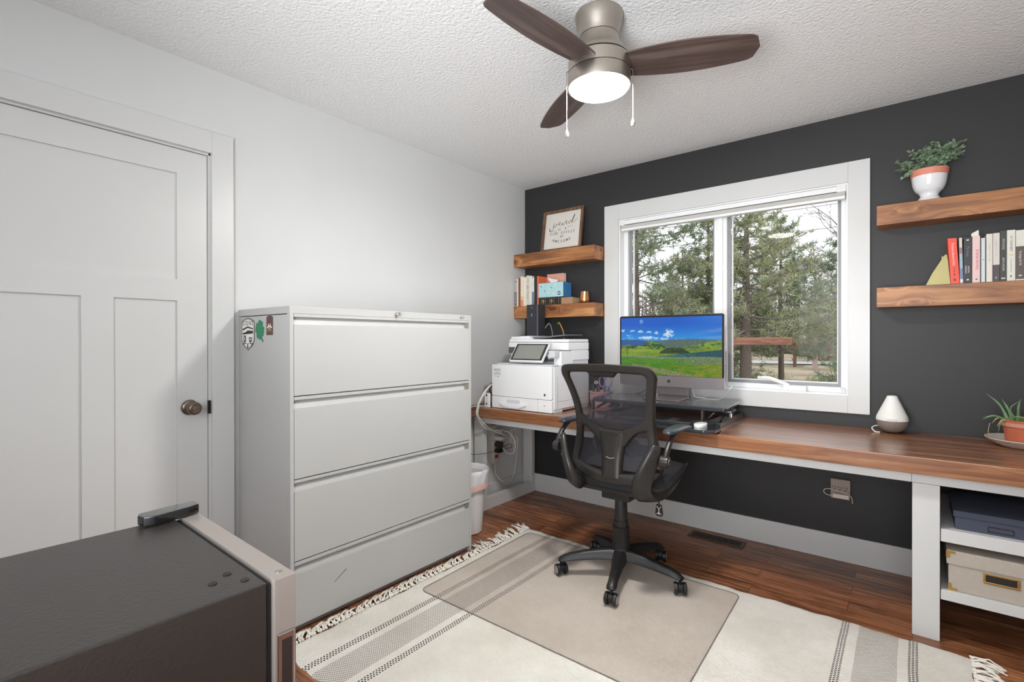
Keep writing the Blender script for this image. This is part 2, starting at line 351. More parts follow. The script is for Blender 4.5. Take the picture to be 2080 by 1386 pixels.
# cellular shade pulled right up
sh = thing('window_blind', 'white cellular window shade pulled right up under the top casing', 'window blind', (1.52, .02, 2.0))
build('head_rail', MB().box(WJ0+.003, WJ1-.003, -.002, .042, 2.031, 2.060), M_VINYL, sh, bevel=.003)
st = MB()
for k in range(4): st.box(WJ0+.006, WJ1-.006, .003, .037, 2.006+k*.0052, 2.0105+k*.0052)
build('folded_fabric', st, mat('shade_fabric', (196,194,188), .8), sh)
build('bottom_rail', MB().box(WJ0+.006, WJ1-.006, .0, .04, 1.988, 2.005), M_VINYL, sh, bevel=.003)
build('end_cap', MB().box(WJ1-.045, WJ1-.001, -.006, .044, 2.026, 2.061), M_WHITEPL, sh, bevel=.002)
build('end_cap', MB().box(WJ0+.001, WJ0+.03, -.006, .044, 2.026, 2.061), M_WHITEPL, sh, bevel=.002)
# floor register
v = thing('floor_vent', 'brown slotted floor register beside the baseboard under the desk', 'floor vent', (1.55,-.125,0))
M_VENT = mat('vent_brown', (74,56,46), .4, .5)
f = MB().box(1.390,1.710,-.178,-.164,0,.005).box(1.390,1.710,-.086,-.070,0,.005).box(1.390,1.410,-.164,-.086,0,.005).box(1.690,1.710,-.164,-.086,0,.005)
build('frame', f, M_VENT, v, bevel=.0015)
f = MB()
for k in range(22):
    x = 1.414+k*.01275; f.box(x, x+.0058, -.164, -.086, .001, .0045)
build('grille', f, M_VENT, v, smooth=False)
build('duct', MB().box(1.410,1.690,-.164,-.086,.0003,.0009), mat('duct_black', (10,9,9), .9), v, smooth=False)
# ============================================================ FILING CABINET
CX, CY0, CY1, CZ = .490, -2.243, -1.166, 1.357
cab = thing('filing_cabinet', 'tall light grey four-drawer metal filing cabinet standing against the white wall', 'filing cabinet', (.25,-1.7,0))
c = MB().box(.016, CX-.024, CY0, CY1, .03, CZ-.034)
c.box(CX-.024, CX, CY0, CY0+.016, .0, CZ-.03).box(CX-.024, CX, CY1-.016, CY1, .0, CZ-.03).box(.016, CX-.03, CY0+.01, CY1-.01, 0, .03)
build('body', c, M_METAL_GREY, cab, bevel=.0015)
build('top', MB().box(.013, CX, CY0-.001, CY1+.001, CZ-.031, CZ), M_METAL_GREY, cab, bevel=.002)
M_LATCH = mat('latch_grey', (150,146,134), .4, .3)
lv = [(1.327,1.312,1.281,.984), (.983,.968,.932,.640), (.639,.625,.590,.300), (.299,.283,.249,.03)]
for zt, zl, zf, zb in lv:
    f = MB(); a, b = CY0+.0175, CY1-.0175
    f.box(CX-.022, CX+.0005, a, b, zb+.002, zf)                      # face
    f.prism([(CX-.022, zl), (CX-.020, zl), (CX-.006, zf), (CX-.022, zf)], lambda x, z: (x, a, z), lambda x, z: (x, b, z))
    f.box(CX-.022, CX+.0005, a, b, zl, zt-.0015)                     # lip
    dr = build('drawer', f, M_METAL_GREY, cab, bevel=.0012)
    build('latch', MB().box(CX-.019, CX-.004, b-.03, b-.002, zf+.001, zl-.001), M_LATCH, dr, bevel=.002)
sc_ = MB().prism([(-2.045,.152),(-1.985,.190),(-1.983,.187),(-2.043,.150)], lambda y, z: (CX+.0006, y, z), lambda y, z: (CX+.0011, y, z))
build('scratch', sc_, mat('scratch', (96,96,96), .5), cab, smooth=False, label='dark scuff on the bottom drawer')
build('lock', MB().cyl((CX,-1.702,1.342),(CX+.008,-1.702,1.342),.010).cyl((CX+.008,-1.702,1.342),(CX+.012,-1.702,1.342),.0085).box(CX+.012,CX+.030,-1.7035,-1.7005,1.334,1.350), M_SILVER, cab)
build('name_plate', MB().prism(rrect(-1.256,-1.226,1.335,1.347,.005), lambda y, z: (CX, y, z), lambda y, z: (CX+.0015, y, z)), mat('plate_grey', (120,120,120), .4, .4), cab)
build('name_plate_face', MB().prism(rrect(-1.250,-1.230,1.338,1.344,.0028), lambda y, z: (CX+.0014, y, z), lambda y, z: (CX+.002, y, z)), mat('plate_pale', (190,190,190), .4), cab)
# stickers on the side
sy = CY0
def pl(poly, d0=.0, d1=.0008): return MB().prism(poly, lambda x, z: (x, sy-d0, z), lambda x, z: (x, sy-d1, z))
sh_poly = [(.050,1.300),(.078,1.312),(.114,1.318),(.150,1.312),(.178,1.300),(.178,1.215),(.160,1.192),(.114,1.168),(.068,1.192),(.050,1.215)]
s1 = thing('sticker', 'black and white shield sticker on the side of the filing cabinet', 'sticker', (.114,sy,1.17))
build('outline', pl(sh_poly), M_INK, s1, smooth=False)
cx_, cz_ = .114, 1.245
build('backing', pl([(cx_+(x-cx_)*.95, cz_+(z-cz_)*.965) for x, z in sh_poly], .0009, .0011), mat('sticker_grey', (170,167,162), .5), s1, smooth=False)
ins = [(cx_+(x-cx_)*.86, cz_+(z-cz_)*.88) for x, z in sh_poly]
build('panel', pl(ins, .0012, .0014), M_WHITEINK, s1, smooth=False)
text('lettering', 'LIONS', .030, (.114, sy-.0016, 1.292), (1,0,0), (0,0,1), M_INK, s1, space=1.35)
b = pl([(.062,1.268),(.114,1.279),(.166,1.270),(.166,1.264),(.114,1.272),(.062,1.260)], .0015, .0017)
for q in ([(.062,1.248),(.09,1.252),(.114,1.260),(.166,1.258),(.166,1.246),(.062,1.242)],
          [(.073,1.238),(.090,1.238),(.096,1.228),(.094,1.208),(.083,1.203),(.073,1.208)],
          [(.124,1.229),(.158,1.229),(.154,1.212),(.146,1.205),(.134,1.205),(.127,1.212)],
          [(.062,1.202),(.166,1.202),(.166,1.196),(.114,1.201),(.062,1.196)],
          [(.110,1.200),(.118,1.200),(.120,1.182),(.114,1.176),(.108,1.182)],
          [(.062,1.197),(.068,1.197),(.078,1.190),(.106,1.179),(.112,1.176),(.100,1.181),(.070,1.192)],
          [(.166,1.197),(.160,1.197),(.150,1.190),(.122,1.179),(.116,1.176),(.128,1.181),(.158,1.192)]):
    k = pl(q, .0015, .0017); b.add(k.v, k.f)
build('emblem', b, M_INK, s1, smooth=False)
for q in ([(.080,1.232),(.086,1.232),(.087,1.214),(.081,1.212)], [(.131,1.226),(.136,1.226),(.139,1.214),(.134,1.214)], [(.145,1.226),(.151,1.226),(.148,1.214),(.142,1.214)]):
    build('emblem_detail', pl(q, .0018, .0019), M_WHITEINK, s1, smooth=False)
# clover
cl = MB()
for a in (60, 150, 240, 330):
    a = math.radians(a+14); ux, uz = math.cos(a), math.sin(a)
    pts = []
    for t in range(24):
        th = 2*PI*t/24; r = .024*(1-.45*abs(math.cos(th/2))**8) ; lx = .026+.024*math.cos(th)*(1 if math.cos(th) < 0 else .85); lz = .0225*math.sin(th)
        if math.cos(th) > .85: lx -= .006
        pts.append((.228+(lx*ux-lz*uz)*1.0, 1.262+(lx*uz+lz*ux)*1.05))
    k = pl(pts, .0, .0008+.0002*len(cl.v)/48); cl.add(k.v, k.f)
s2 = thing('sticker', 'green four-leaf clover sticker on the side of the filing cabinet', 'sticker', (.228,sy,1.21))
build('leaves', cl, mat('clover_green', (40,128,88), .5), s2, smooth=False)
build('stalk', pl([(.234,1.246),(.262,1.212),(.254,1.206),(.230,1.240)], .0, .0007), mat('clover_stalk', (52,96,76), .5), s2, smooth=False)
# mountain patch
s3 = thing('sticker', 'brown arched patch sticker with white mountain peaks on the filing cabinet', 'sticker', (.318,sy,1.24))
arch = [(.290,1.238),(.348,1.238),(.348,1.314)]+[(.319+.029*math.cos(math.radians(a)), 1.312+.010*math.sin(math.radians(a))) for a in range(10, 171, 20)]+[(.290,1.314)]
build('backing', pl(arch), mat('patch_brown', (92,66,62), .6), s3, smooth=False)
build('band', pl([(.292,1.288),(.346,1.288),(.346,1.300),(.292,1.300)], .0009, .0011), mat('patch_red', (108,54,58), .6), s3, smooth=False)
build('peaks', pl([(.294,1.268),(.304,1.276),(.309,1.290),(.314,1.278),(.319,1.276),(.325,1.290),(.331,1.278),(.344,1.268)], .0012, .0014), M_WHITEINK, s3, smooth=False)
build('foothills', pl([(.294,1.250),(.300,1.266),(.319,1.274),(.338,1.266),(.344,1.250)], .0015, .0017), mat('patch_green', (98,92,76), .6), s3, smooth=False)
build('sun_glow', pl([(.302,1.254),(.312,1.266),(.319,1.271),(.326,1.266),(.336,1.254),(.319,1.262)], .0018, .002), mat('patch_orange', (196,140,84), .6), s3, smooth=False)

# ============================================================ DESK
M_DESK = wood('walnut_stain', [srgb(88,54,34), srgb(142,92,60), srgb(178,128,88)], 0, 26, .30, boards=.14, baxis=1, coat=.5)
desk = thing('desk', 'long wall-to-wall desk with thick stained wood top and white painted frame', 'desk', (1.4,-.35,0))
build('tabletop', MB().box(.004, 3.40, -.702, -.012, .676, .745), M_DESK, desk, bevel=.004)
build('apron', MB().box(.02, 2.476, -.637, -.599, .628, .6755).box(2.4765, 3.38, -.637, -.599, .628, .6755), M_TRIM, desk, bevel=.0015)
build('cleat', MB().box(.02, 2.45, -.045, -.017, .628, .6755), M_TRIM, desk)
build('leg', MB().box(.022,.110,-.636,-.598,0,.628), M_TRIM, desk, bevel=.002)
build('leg', MB().box(.022,.110,-.055,-.018,0,.628), M_TRIM, desk, bevel=.002)
build('foot_rail', MB().box(.072,.110,-.598,-.055,0,.085), M_TRIM, desk, bevel=.002)
build('screw', MB().cyl((.078,-.0555,.115),(.078,-.057,.115),.004), M_SILVER, desk)
build('leg', MB().box(3.292,3.380,-.636,-.598,0,.628), M_TRIM, desk, bevel=.002)
su = thing('shelf_unit', 'white open shelf unit built in under the plant end of the desk', 'shelf unit', (2.9,-.35,0))
build('post', MB().box(2.478,2.566,-.637,-.599,0,.627), M_TRIM, su, bevel=.003)
build('side_panel', MB().box(2.4785,2.494,-.5985,-.0555,0,.627), M_TRIM, su, bevel=.001)
build('post', MB().box(2.478,2.566,-.055,-.018,0,.627), M_TRIM, su, bevel=.002)
build('shelf', MB().box(2.568,3.288,-.634,-.02,.405,.456), M_TRIM, su, bevel=.002)
build('shelf', MB().box(2.568,3.288,-.634,-.02,.172,.212), M_TRIM, su, bevel=.002)
# boxes on the shelf unit
M_NAVY = mat('navy_cloth', (66,70,86), .8, bump=.4, bscale=700, bdist=.0006)
M_LINEN = mat('linen_cloth', (178,168,156), .85, bump=.5, bscale=600, bdist=.0008, var=.1, vscale=60)
b1 = thing('storage_box', 'flat navy cloth storage box with lid and label frame on the middle shelf', 'storage box', (2.75,-.42,.456))
build('body', MB().box(2.612,2.93,-.60,-.26,.4565,.506), M_NAVY, b1, bevel=.002)
build('lid', MB().box(2.607,2.935,-.605,-.255,.506,.531), M_NAVY, b1, bevel=.003)
build('label_frame', MB().box(2.708,2.782,-.602,-.6005,.466,.4695).box(2.708,2.782,-.602,-.6005,.484,.4875).box(2.708,2.7115,-.602,-.6005,.4695,.484).box(2.7785,2.782,-.602,-.6005,.4695,.484), M_BLACKPL, b1)
b2 = thing('storage_box', 'beige linen storage box with brass corners and label holder on the bottom shelf', 'storage box', (2.78,-.42,.212))
build('body', MB().box(2.592,2.99,-.618,-.25,.2125,.330), M_LINEN, b2, bevel=.003)
build('lid', MB().box(2.586,2.996,-.624,-.244,.318,.372), M_LINEN, b2, bevel=.003)
fr = MB().box(2.694,2.796,-.622,-.6185,.270,.277).box(2.694,2.796,-.622,-.6185,.303,.310).box(2.694,2.702,-.622,-.6185,.277,.303).box(2.788,2.796,-.622,-.6185,.277,.303)
build('label_holder', fr, M_GOLD, b2, bevel=.0012)
build('label_slot', MB().box(2.702,2.788,-.6195,-.6186,.277,.303), M_BLACKPL, b2)
def corner(x, z, sx, sz, y):
    L_ = [(0,0),(.027,0),(.027,.009),(.010,.010),(.009,.027),(0,.027)]
    mb = MB().prism([(x+sx*u, z+sz*v_) for u, v_ in L_], lambda a, c: (a,y-.0014,c), lambda a, c: (a,y-.0001,c))
    return mb.box(x-sx*.0014-.0001, x-sx*.0014+.0012, y+.0001, y+.02, min(z,z+sz*.026), max(z,z+sz*.026))
build('corner_bracket', corner(2.586,.371,1,-1,-.624), M_GOLD, b2)
build('corner_bracket', corner(2.592,.2135,1,1,-.618), M_GOLD, b2)

# ============================================================ FLOATING SHELVES
def shelfmat(n, off): return wood('pine_beam_'+n, [srgb(104,62,32), srgb(158,104,62), srgb(192,138,88)], 0, 22, .45, knots=4.2, off=off, contrast=1.1)
SH = []
for nm, x0, x1, zt, zb, lab in (('a', .003,.727,1.889,1.790,'stained wooden floating shelf carrying the framed quote'),
                         ('b', .003,.727,1.480,1.383,'stained wooden floating shelf with tissue box and copper cup'),
                         ('c', 2.338,3.30,1.889,1.790,'stained wooden floating shelf carrying the white footed plant pot'),
                         ('d', 2.338,3.30,1.477,1.377,'stained wooden floating shelf holding the row with the red book')):
    o = build('floating_shelf', MB().box(x0,x1,-.152,-.001,zb,zt), shelfmat(nm, (ord(nm)*3.1, ord(nm)*1.7, ord(nm)*.9)), bevel=.003)
    tag(o, lab, 'shelf', 'floating wooden shelves')
# ============================================================ THINGS ON THE SHELVES
def basis(org, right, up):
    R = Vector(right).normalized(); U = Vector(up).normalized(); Nn = R.cross(U); O = Vector(org)
    def F(u, v, w=0): return O+R*u+U*v+Nn*w
    M = Matrix.Translation(O) @ Matrix((R, U, Nn)).transposed().to_4x4()
    return F, M, R, U, Nn
# framed quote
pf = thing('picture_frame', 'square brown wooden frame with a handwritten style quote leaning on the wall', 'picture', (.388,-.06,1.8895))
a = math.radians(9)
F, M, R, U, Nn = basis((.210,-.062,1.8905), (1,0,0), (0,math.sin(a),math.cos(a)))
W_, H_, t_ = .360, .328, .020
M_FRAMEW = wood('frame_wood', [srgb(70,46,34), srgb(116,84,62), srgb(142,110,84)], 2, 40, .6, knots=7)
build('frame', MB().box(0,t_,0,H_,0,.020,M).box(W_-t_,W_,0,H_,0,.020,M).box(t_,W_-t_,0,t_,0,.020,M).box(t_,W_-t_,H_-t_,H_,0,.020,M), M_FRAMEW, pf, bevel=.001)
build('print', MB().box(t_,W_-t_,t_,H_-t_,.003,.006,M), mat('print_paper', (216,211,202), .7), pf, smooth=False)
M_PINK = mat('print_ink', (58,56,56), .7)
def ribbon(mb, pts, w, z=.0065, k=6, ang=.7):
    """broad-nib pen stroke lying on the print"""
    P = catmull([(x, y, 0) for x, y in pts], k) if k > 1 else [Vector((x, y, 0)) for x, y in pts]
    top = []; bot = []
    for i, p in enumerate(P):
        q = P[min(i+1, len(P)-1)]-P[max(i-1, 0)]; d = q.normalized() if q.length else Vector((1,0,0))
        n = Vector((-d.y, d.x, 0)); ww = w*(.45+.75*abs(d.y))
        top.append(F(*(p+n*ww/2).xy, z)); bot.append(F(*(p-n*ww/2).xy, z))
    return mb.grid([top, bot])
s = MB()
ox, oy, k_ = .094, .192, .0245
wd = [[(-1.2,-.3),(-.9,-1.2),(-.1,-.6),(.1,.9),(.35,1.5)],   # w with its long tail
      [(-1.4,.1),(-1.2,-.5),(-.8,-.9)],
      [(.1,.9),(.3,.2),(.7,.1),(1.0,.8),(1.0,1.2),(1.3,1.0)],
      [(1.3,1.0),(1.9,.9),(2.4,1.3),(2.2,1.7),(1.9,1.3),(2.0,.7),(2.6,.5),(3.1,.9)],
      [(3.1,.9),(3.3,1.3),(3.2,.7),(3.5,.5),(3.9,.9)],
      [(3.9,.9),(4.3,1.6),(4.4,1.9),(4.6,1.6),(4.5,1.0),(4.7,.6),(5.2,.9)],
      [(6.2,1.4),(5.8,1.7),(5.3,1.3),(5.4,.8),(5.9,.9),(6.4,1.6),(7.0,3.2),(7.2,3.7),(7.1,3.0),(6.5,1.4),(6.5,.9),(7.0,.9),(7.6,1.5),(8.1,2.0)],
      [(-1.3,-.6),(-.9,-1.1),(.6,-1.05),(1.4,-.95)], [(5.0,-.35),(6.0,-.25),(7.0,-.1)]]
for q in wd: ribbon(s, [(ox+x*k_*1.06, oy+y*k_*.96) for x, y in q], .0034)
build('script_word', s, M_PINK, pf, smooth=False)
GL = {'I': [[(.5,0),(.5,1)]], 'S': [[(.85,.85),(.5,1),(.2,.78),(.8,.28),(.5,0),(.15,.15)]], 'A': [[(0,0),(.5,1)],[(.5,1),(1,0)],[(.2,.35),(.8,.35)]],
      'D': [[(.2,0),(.2,1)],[(.2,1),(.6,1),(.95,.5),(.6,0),(.2,0)]], 'E': [[(.2,0),(.2,1)],[(.2,1),(.85,1)],[(.2,.5),(.7,.5)],[(.2,0),(.85,0)]],
      'F': [[(.25,0),(.25,1)],[(.25,1),(.9,1)],[(.25,.5),(.75,.5)]], 'C': [[(.9,.8),(.5,1),(.12,.5),(.5,0),(.9,.2)]], 'T': [[(.5,0),(.5,1)],[(.05,1),(.95,1)]],
      'O': [[(.5,0),(.08,.5),(.5,1),(.92,.5),(.5,0)]], 'W': [[(0,1),(.28,0)],[(.28,0),(.5,.9)],[(.5,.9),(.72,0)],[(.72,0),(1,1)]], 'N': [[(.1,0),(.1,1)],[(.1,1),(.9,0)],[(.9,0),(.9,1)]],
      'M': [[(.08,0),(.12,1)],[(.12,1),(.5,.1)],[(.5,.1),(.88,1)],[(.88,1),(.92,0)]]}
def word(mb, s_, cx, y, h, adv, curve=None):
    n = len(s_); x = cx-adv*n/2
    for i, ch in enumerate(s_):
        if ch != ' ':
            for st in GL[ch]:
                pts = []
                for px, py in st:
                    lx = x+adv*i+px*adv*.72+adv*.14; ly = y+py*h
                    if curve:
                        th = (lx-cx)/curve; rr = curve-py*h; lx2 = cx+math.sin(th)*rr; ly = y+curve-math.cos(th)*rr; lx = lx2
                    pts.append((lx, ly))
                ribbon(mb, pts, .0030, k=(4 if len(pts) > 2 else 1))
    return mb
s = MB()
word(s, 'IS', .150, .166, .014, .014); word(s, 'A', .208, .168, .014, .014)
word(s, 'SIDE EFFECT', .180, .134, .020, .0208); word(s, 'OF', .180, .106, .017, .018); word(s, 'AWESOME', .180, .066, .020, .0270, curve=.21)
build('lettering', s, M_PINK, pf, smooth=False)

# books: spine faces the room (-y)
b_marks = {}
def book(x0, x1, z0, h, dep, col, label, y0=-.148, lean=0, rough=.5, paper=True, group=None, name='book'):
    b = thing(name, label, 'book', ((x0+x1)/2, y0+dep/2, z0), group)
    def mm(mb):
        if lean: mb.v = [((p[0]+(p[2]-z0)*lean), p[1], p[2]) for p in mb.v]
        return mb
    t = .0022
    m_ = mat('cover_%d_%d_%d' % col, col, rough)
    build('cover', mm(MB().box(x0, x1, y0, y0+t, z0, z0+h).box(x0, x0+t, y0+t, y0+dep, z0, z0+h).box(x1-t, x1, y0+t, y0+dep, z0, z0+h)), m_, b, bevel=.0006)
    build('pages', mm(MB().box(x0+t, x1-t, y0+t, y0+dep-.003, z0+.003, z0+h-.003)), M_PAPER, b, smooth=False)
    def patch(nm, u0, u1, v0, v1, c, lab=None):
        return build(nm, mm(MB().box(x0+u0, x0+u1, y0-.0006, y0-.0001, z0+v0, z0+v1)), mat('print_%d_%d_%d' % c, c, .5), b, smooth=False, label=lab)
    def title(s_, v, size, c, u=None, sp=1.0, sq=1.0, down=True):
        u = (x1-x0)/2 if u is None else u
        rt = (lean, 0, 1) if not down else (-lean, 0, -1); up = (1,0,0) if down else (-1,0,0)
        return text('lettering', s_, size, (x0+u+lean*v, y0-.0009, z0+v), rt, up, mat('print_%d_%d_%d' % c, c, .5), b, space=sp, squash=sq)
    def marks(nm, v0, v1, u0, u1, c, step=.007, sd=1):
        r_ = random.Random(sd); v = v0; mb = MB()
        while v < v1:
            l = step*r_.uniform(.55,.8)
            for k in range(r_.choice((1,2,2,3))):
                a_ = u0+(u1-u0)*r_.choice((0,.2,.4,.6)); mb.box(x0+a_, x0+min(u1, a_+(u1-u0)*r_.uniform(.3,1)), y0-.0010, y0-.0003, z0+v+l*k*.33, z0+v+l*k*.33+.0016)
            v += step if r_.random() > .15 else step*1.8
        return build(nm, mm(mb), mat('print_%d_%d_%d' % c, c, .5), b, smooth=False)
    b_marks[b.name] = marks
    return b, patch, title
G1 = 'books standing on the corner shelf'
z = 1.4805
b, p_, t = book(.005,.030,z,.224,.14,(176,172,168),'pale grey book with a dark lower spine, first beside the wall', group=G1); p_('spine_band',.001,.024,.005,.112,(104,104,100)); b_marks[b.name]('lettering',.02,.10,.006,.019,(214,210,204)); p_('emblem',.012,.019,.190,.204,(40,40,60))
b, p_, t = book(.031,.045,z,.219,.14,(226,206,196),'slim blush paperback between the grey and the brown book', group=G1)
b, p_, t = book(.046,.066,z,.221,.14,(120,72,50),'plain brown hardback on the corner shelf', group=G1);
b, p_, t = book(.067,.097,z,.232,.14,(222,212,190),'cream book fading to orange at the foot of its spine', group=G1); p_('spine_band',.001,.029,.0,.045,(214,142,102)); p_('spine_fade',.001,.029,.045,.075,(226,182,142))
b, p_, t = book(.098,.124,z,.222,.14,(224,218,204),'off-white book next to the black lettered one', group=G1)
b, p_, t = book(.125,.150,z,.236,.14,(206,198,186),'cream book with bold black letters down its spine', group=G1, lean=0); b_marks[b.name]('lettering',.03,.21,.004,.020,(44,38,40),.013,4)
b, p_, t = book(.151,.178,z,.230,.14,(218,212,202),'white book leaning beside the black lettered one', group=G1)
b, p_, t = book(.179,.199,z,.214,.14,(214,214,206),'white book with a steel blue lower spine', group=G1); p_('spine_band',.001,.019,.0,.105,(92,118,136)); b_marks[b.name]('lettering',.15,.18,.006,.013,(130,130,130))
b, p_, t = book(.200,.228,z,.224,.14,(44,38,36),'black book beside the orange one on the corner shelf', group=G1)
b, p_, t = book(.229,.242,z,.224,.145,(222,110,72),'bright orange book behind the tissue box', group=G1); p_('spine_band',.001,.012,.06,.15,(206,120,110))
# big pale book pushed to the back
b = thing('book', 'tall pale book tucked in at the back behind the orange one', 'book', (.17,-.04,z), G1)
# it stands behind the row, cover to the room, top edge in sight
build('cover', MB().box(.243,.40,-.034,-.031,z+.0,z+.246).box(.243,.40,-.010,-.007,z,z+.246).box(.243,.246,-.031,-.010,z,z+.246), mat('cover_pale', (216,160,140), .6), b)
build('pages', MB().box(.246,.397,-.031,-.010,z+.002,z+.243), M_PAPER, b)
# tissue box on a bible, notebook behind
b = thing('book', 'thick black book with gold ornament bands lying under the tissue box', 'book', (.345,-.09,z))
build('cover', MB().box(.2445,.445,-.149,-.146,z,z+.056).box(.2445,.445,-.146,-.045,z,z+.003).box(.2445,.445,-.146,-.045,z+.053,z+.056), mat('bible_black', (34,32,34), .45), b, bevel=.0008)
build('pages', MB().box(.2475,.442,-.146,-.048,z+.003,z+.053), mat('gilt_pages', (184,150,96), .5), b)
for x in (.268,.306,.342,.382,.424): build('gold_line', MB().box(x, x+.0025, -.1498, -.1491, z+.006, z+.050), M_GOLD, b, smooth=False)
for x in (.287,.362):
    o = MB(); o.prism([(x-.011,z+.028),(x,z+.044),(x+.011,z+.028),(x,z+.012)], lambda a, b: (a,-.1491,b), lambda a, b: (a,-.1498,b))
    o.prism([(x-.003,z+.006),(x,z+.050),(x+.003,z+.006)], lambda a, b: (a,-.1491,b), lambda a, b: (a,-.14985,b))
    build('ornament', o, M_GOLD, b, smooth=False)
nb = thing('notebook', 'brown kraft notebook sticking out beside the black book', 'notebook', (.50,-.09,z))
build('cover', MB().box(.4465,.545,-.148,-.145,z,z+.048).box(.4465,.545,-.145,-.03,z,z+.003).box(.4465,.545,-.145,-.03,z+.045,z+.048), mat('kraft', (162,124,92), .7), nb, bevel=.0008)
build('pages', MB().box(.4495,.543,-.144,-.032,z+.003,z+.045), mat('kraft_page', (186,152,118), .8), nb)
tb = thing('tissue_box', 'light blue patterned tissue box on top of the black book', 'tissue box', (.34,-.09,z+.057))
zb = z+.0565
build('carton', MB().box(.2435,.466,-.151,-.036,zb,zb+.108), mat('tissue_blue', (150,196,206), .6, vscale=24, tint=(178,210,206)), tb, bevel=.001)
build('end_panel', MB().box(.4662,.4670,-.150,-.037,zb+.001,zb+.107), mat('tissue_deep_blue', (62,124,180), .55), tb, smooth=False)
for x, zz in ((.268,.082),(.300,.046),(.360,.070)):
    o = MB().prism([(x-.004,zb+zz),(x,zb+zz+.009),(x+.004,zb+zz),(x,zb+zz-.007)], lambda a, b: (a,-.1511,b), lambda a, b: (a,-.1517,b))
    build('bird_print', o, mat('print_teal', (36,104,128), .6), tb, smooth=False)
for x, zz in ((.285,.092),(.335,.032),(.345,.06),(.395,.085),(.412,.10),(.380,.024),(.262,.03)):
    o = MB().prism([(x+.008*math.cos(q*PI/3), zb+zz+.006*math.sin(q*PI/3)) for q in range(6)], lambda a, b: (a,-.1511,b), lambda a, b: (a,-.1516,b))
    build('blossom_print', o, mat('print_cream', (222,218,186), .6), tb, smooth=False)
o = MB().prism([(.430+.016*math.cos(q*PI/10), zb+.026+.014*math.sin(q*PI/10)) for q in range(20)], lambda a, b: (a,-.1511,b), lambda a, b: (a,-.1519,b))
build('round_badge', o, mat('badge_blue', (62,84,150), .5), tb, smooth=False)
build('badge_band', MB().box(.417,.443,-.1522,-.1519,zb+.023,zb+.029), M_WHITEINK, tb, smooth=False)
ts = []
for i in range(9):
    row = []
    for k in range(11):
        u = i/8; q = k/10; x = .300+.055*q+.012*math.sin(u*3+q*5)+u*.012*(q-.3); y = -.095+.022*math.sin(q*7+u*2)*(.4+u); zz = zb+.108+.045*u*(1-.55*abs(q-.35))-.002
        row.append((x, y, zz))
    ts.append(row)
build('tissue', MB().grid(ts), mat('tissue_white', (222,222,224), .8), tb, solid=.001, sharp=80)
cp = build('copper_cup', MB().lathe([(.0001,z+.001),(.030,z+.001),(.036,z+.008),(.038,z+.028),(.0355,z+.060),(.033,z+.087),(.032,z+.087),(.0345,z+.060),(.0368,z+.028),(.034,z+.01),(.0001,z+.006)], .606, -.08, 40), M_COPPER)
tag(cp, 'small shiny copper tumbler on the corner shelf', 'cup')

# books by the brass coloured bookend
G2 = 'books in the row beside the gold bookend'; z = 1.4775
be = thing('bookend', 'muted gold triangular bookend propping up the red book', 'bookend', (2.58,-.09,z))
build('plate', MB().prism([(2.530,z),(2.553,z+.055),(2.580,z+.105),(2.600,z+.141),(2.607,z+.141),(2.612,z+.10),(2.620,z)], lambda x, zz: (x,-.138,zz), lambda x, zz: (x,-.132,zz)), mat('muted_gold', (160,150,98), .45, .3), be, bevel=.001)
build('fin', MB().prism([(-.132,z),(-.04,z),(-.132,z+.135)], lambda y, zz: (2.588,y,zz), lambda y, zz: (2.594,y,zz)), mat('muted_gold', (160,150,98), .45, .3), be, bevel=.0008)
RB = [  # x0,x1,h,cover,label
 (2.6205,2.652,.214,(226,78,58),'bright red book leaning at the gold bookend'),
 (2.6530,2.664,.213,(168,176,170),'thin multicoloured booklet between the red and the black book'),
 (2.6650,2.694,.211,(44,44,48),'black paperback with a grey script title and white author name'),
 (2.6950,2.721,.214,(222,190,186),'pale pink book with a red title and a paper marker'),
 (2.7220,2.741,.202,(198,208,210),'thin pale blue book between dark edges'),
 (2.7420,2.762,.218,(214,208,194),'plain cream book with an almost blank spine'),
 (2.7630,2.786,.219,(76,64,66),'dark book with a large pale label over its upper spine'),
 (2.7870,2.808,.226,(58,58,52),'dark green-black book with white capitals down its spine'),
 (2.8090,2.836,.226,(216,212,200),'white book with grey capitals and a small yellow mark'),
 (2.8370,2.866,.222,(86,76,70),'brown book with a white upper half to its spine'),
 (2.8670,2.900,.196,(38,50,98),'navy blue reference book with a yellow band at the end of the row')]
H = []
for i, (x0, x1, h, c_, lab) in enumerate(RB):
    H.append(book(x0, x1, z, h, .125, c_, lab, group=G2, y0=-.146, lean=(-.055 if i == 0 else (-.02 if i == 1 else 0))))
H[0][2]('The Business Adventures of Story', .138, .0125, (244,214,206), sq=.62); H[0][1]('publisher_mark', .011, .019, .012, .024, (120,40,40)); b_marks[H[0][0].name]('lettering',.035,.075,.011,.018,(130,48,40),.004)
q = H[0][0]; build('cover_print', MB().box(2.6192,2.6200,-.125,-.10,z+.12,z+.165), M_WHITEINK, q, smooth=False) if False else None
p = H[1][1]; p('patch',.001,.010,.17,.21,(206,190,176)); p('patch',.001,.010,.138,.165,(150,110,110)); p('patch',.001,.010,.07,.137,(150,176,186)); p('patch',.001,.010,.02,.069,(110,120,160)); p('patch',.001,.010,.005,.018,(226,220,216))
H[2][2]('Fly Away', .145, .013, (116,126,128)); H[2][2]('KRISTIN', .062, .0085, (214,210,204), u=.017, sp=1.05); H[2][2]('HANNAH', .062, .0085, (214,210,204), u=.0075); H[2][1]('publisher_mark',.011,.018,.012,.018,(226,222,216)); H[2][1]('publisher_mark',.010,.018,.196,.201,(226,222,216))
H[3][2]('BE THE GIRL WHO PRAYS', .105, .0135, (206,96,96), sq=.60, u=.016); H[3][1]('publisher_mark',.011,.017,.012,.018,(90,60,60))
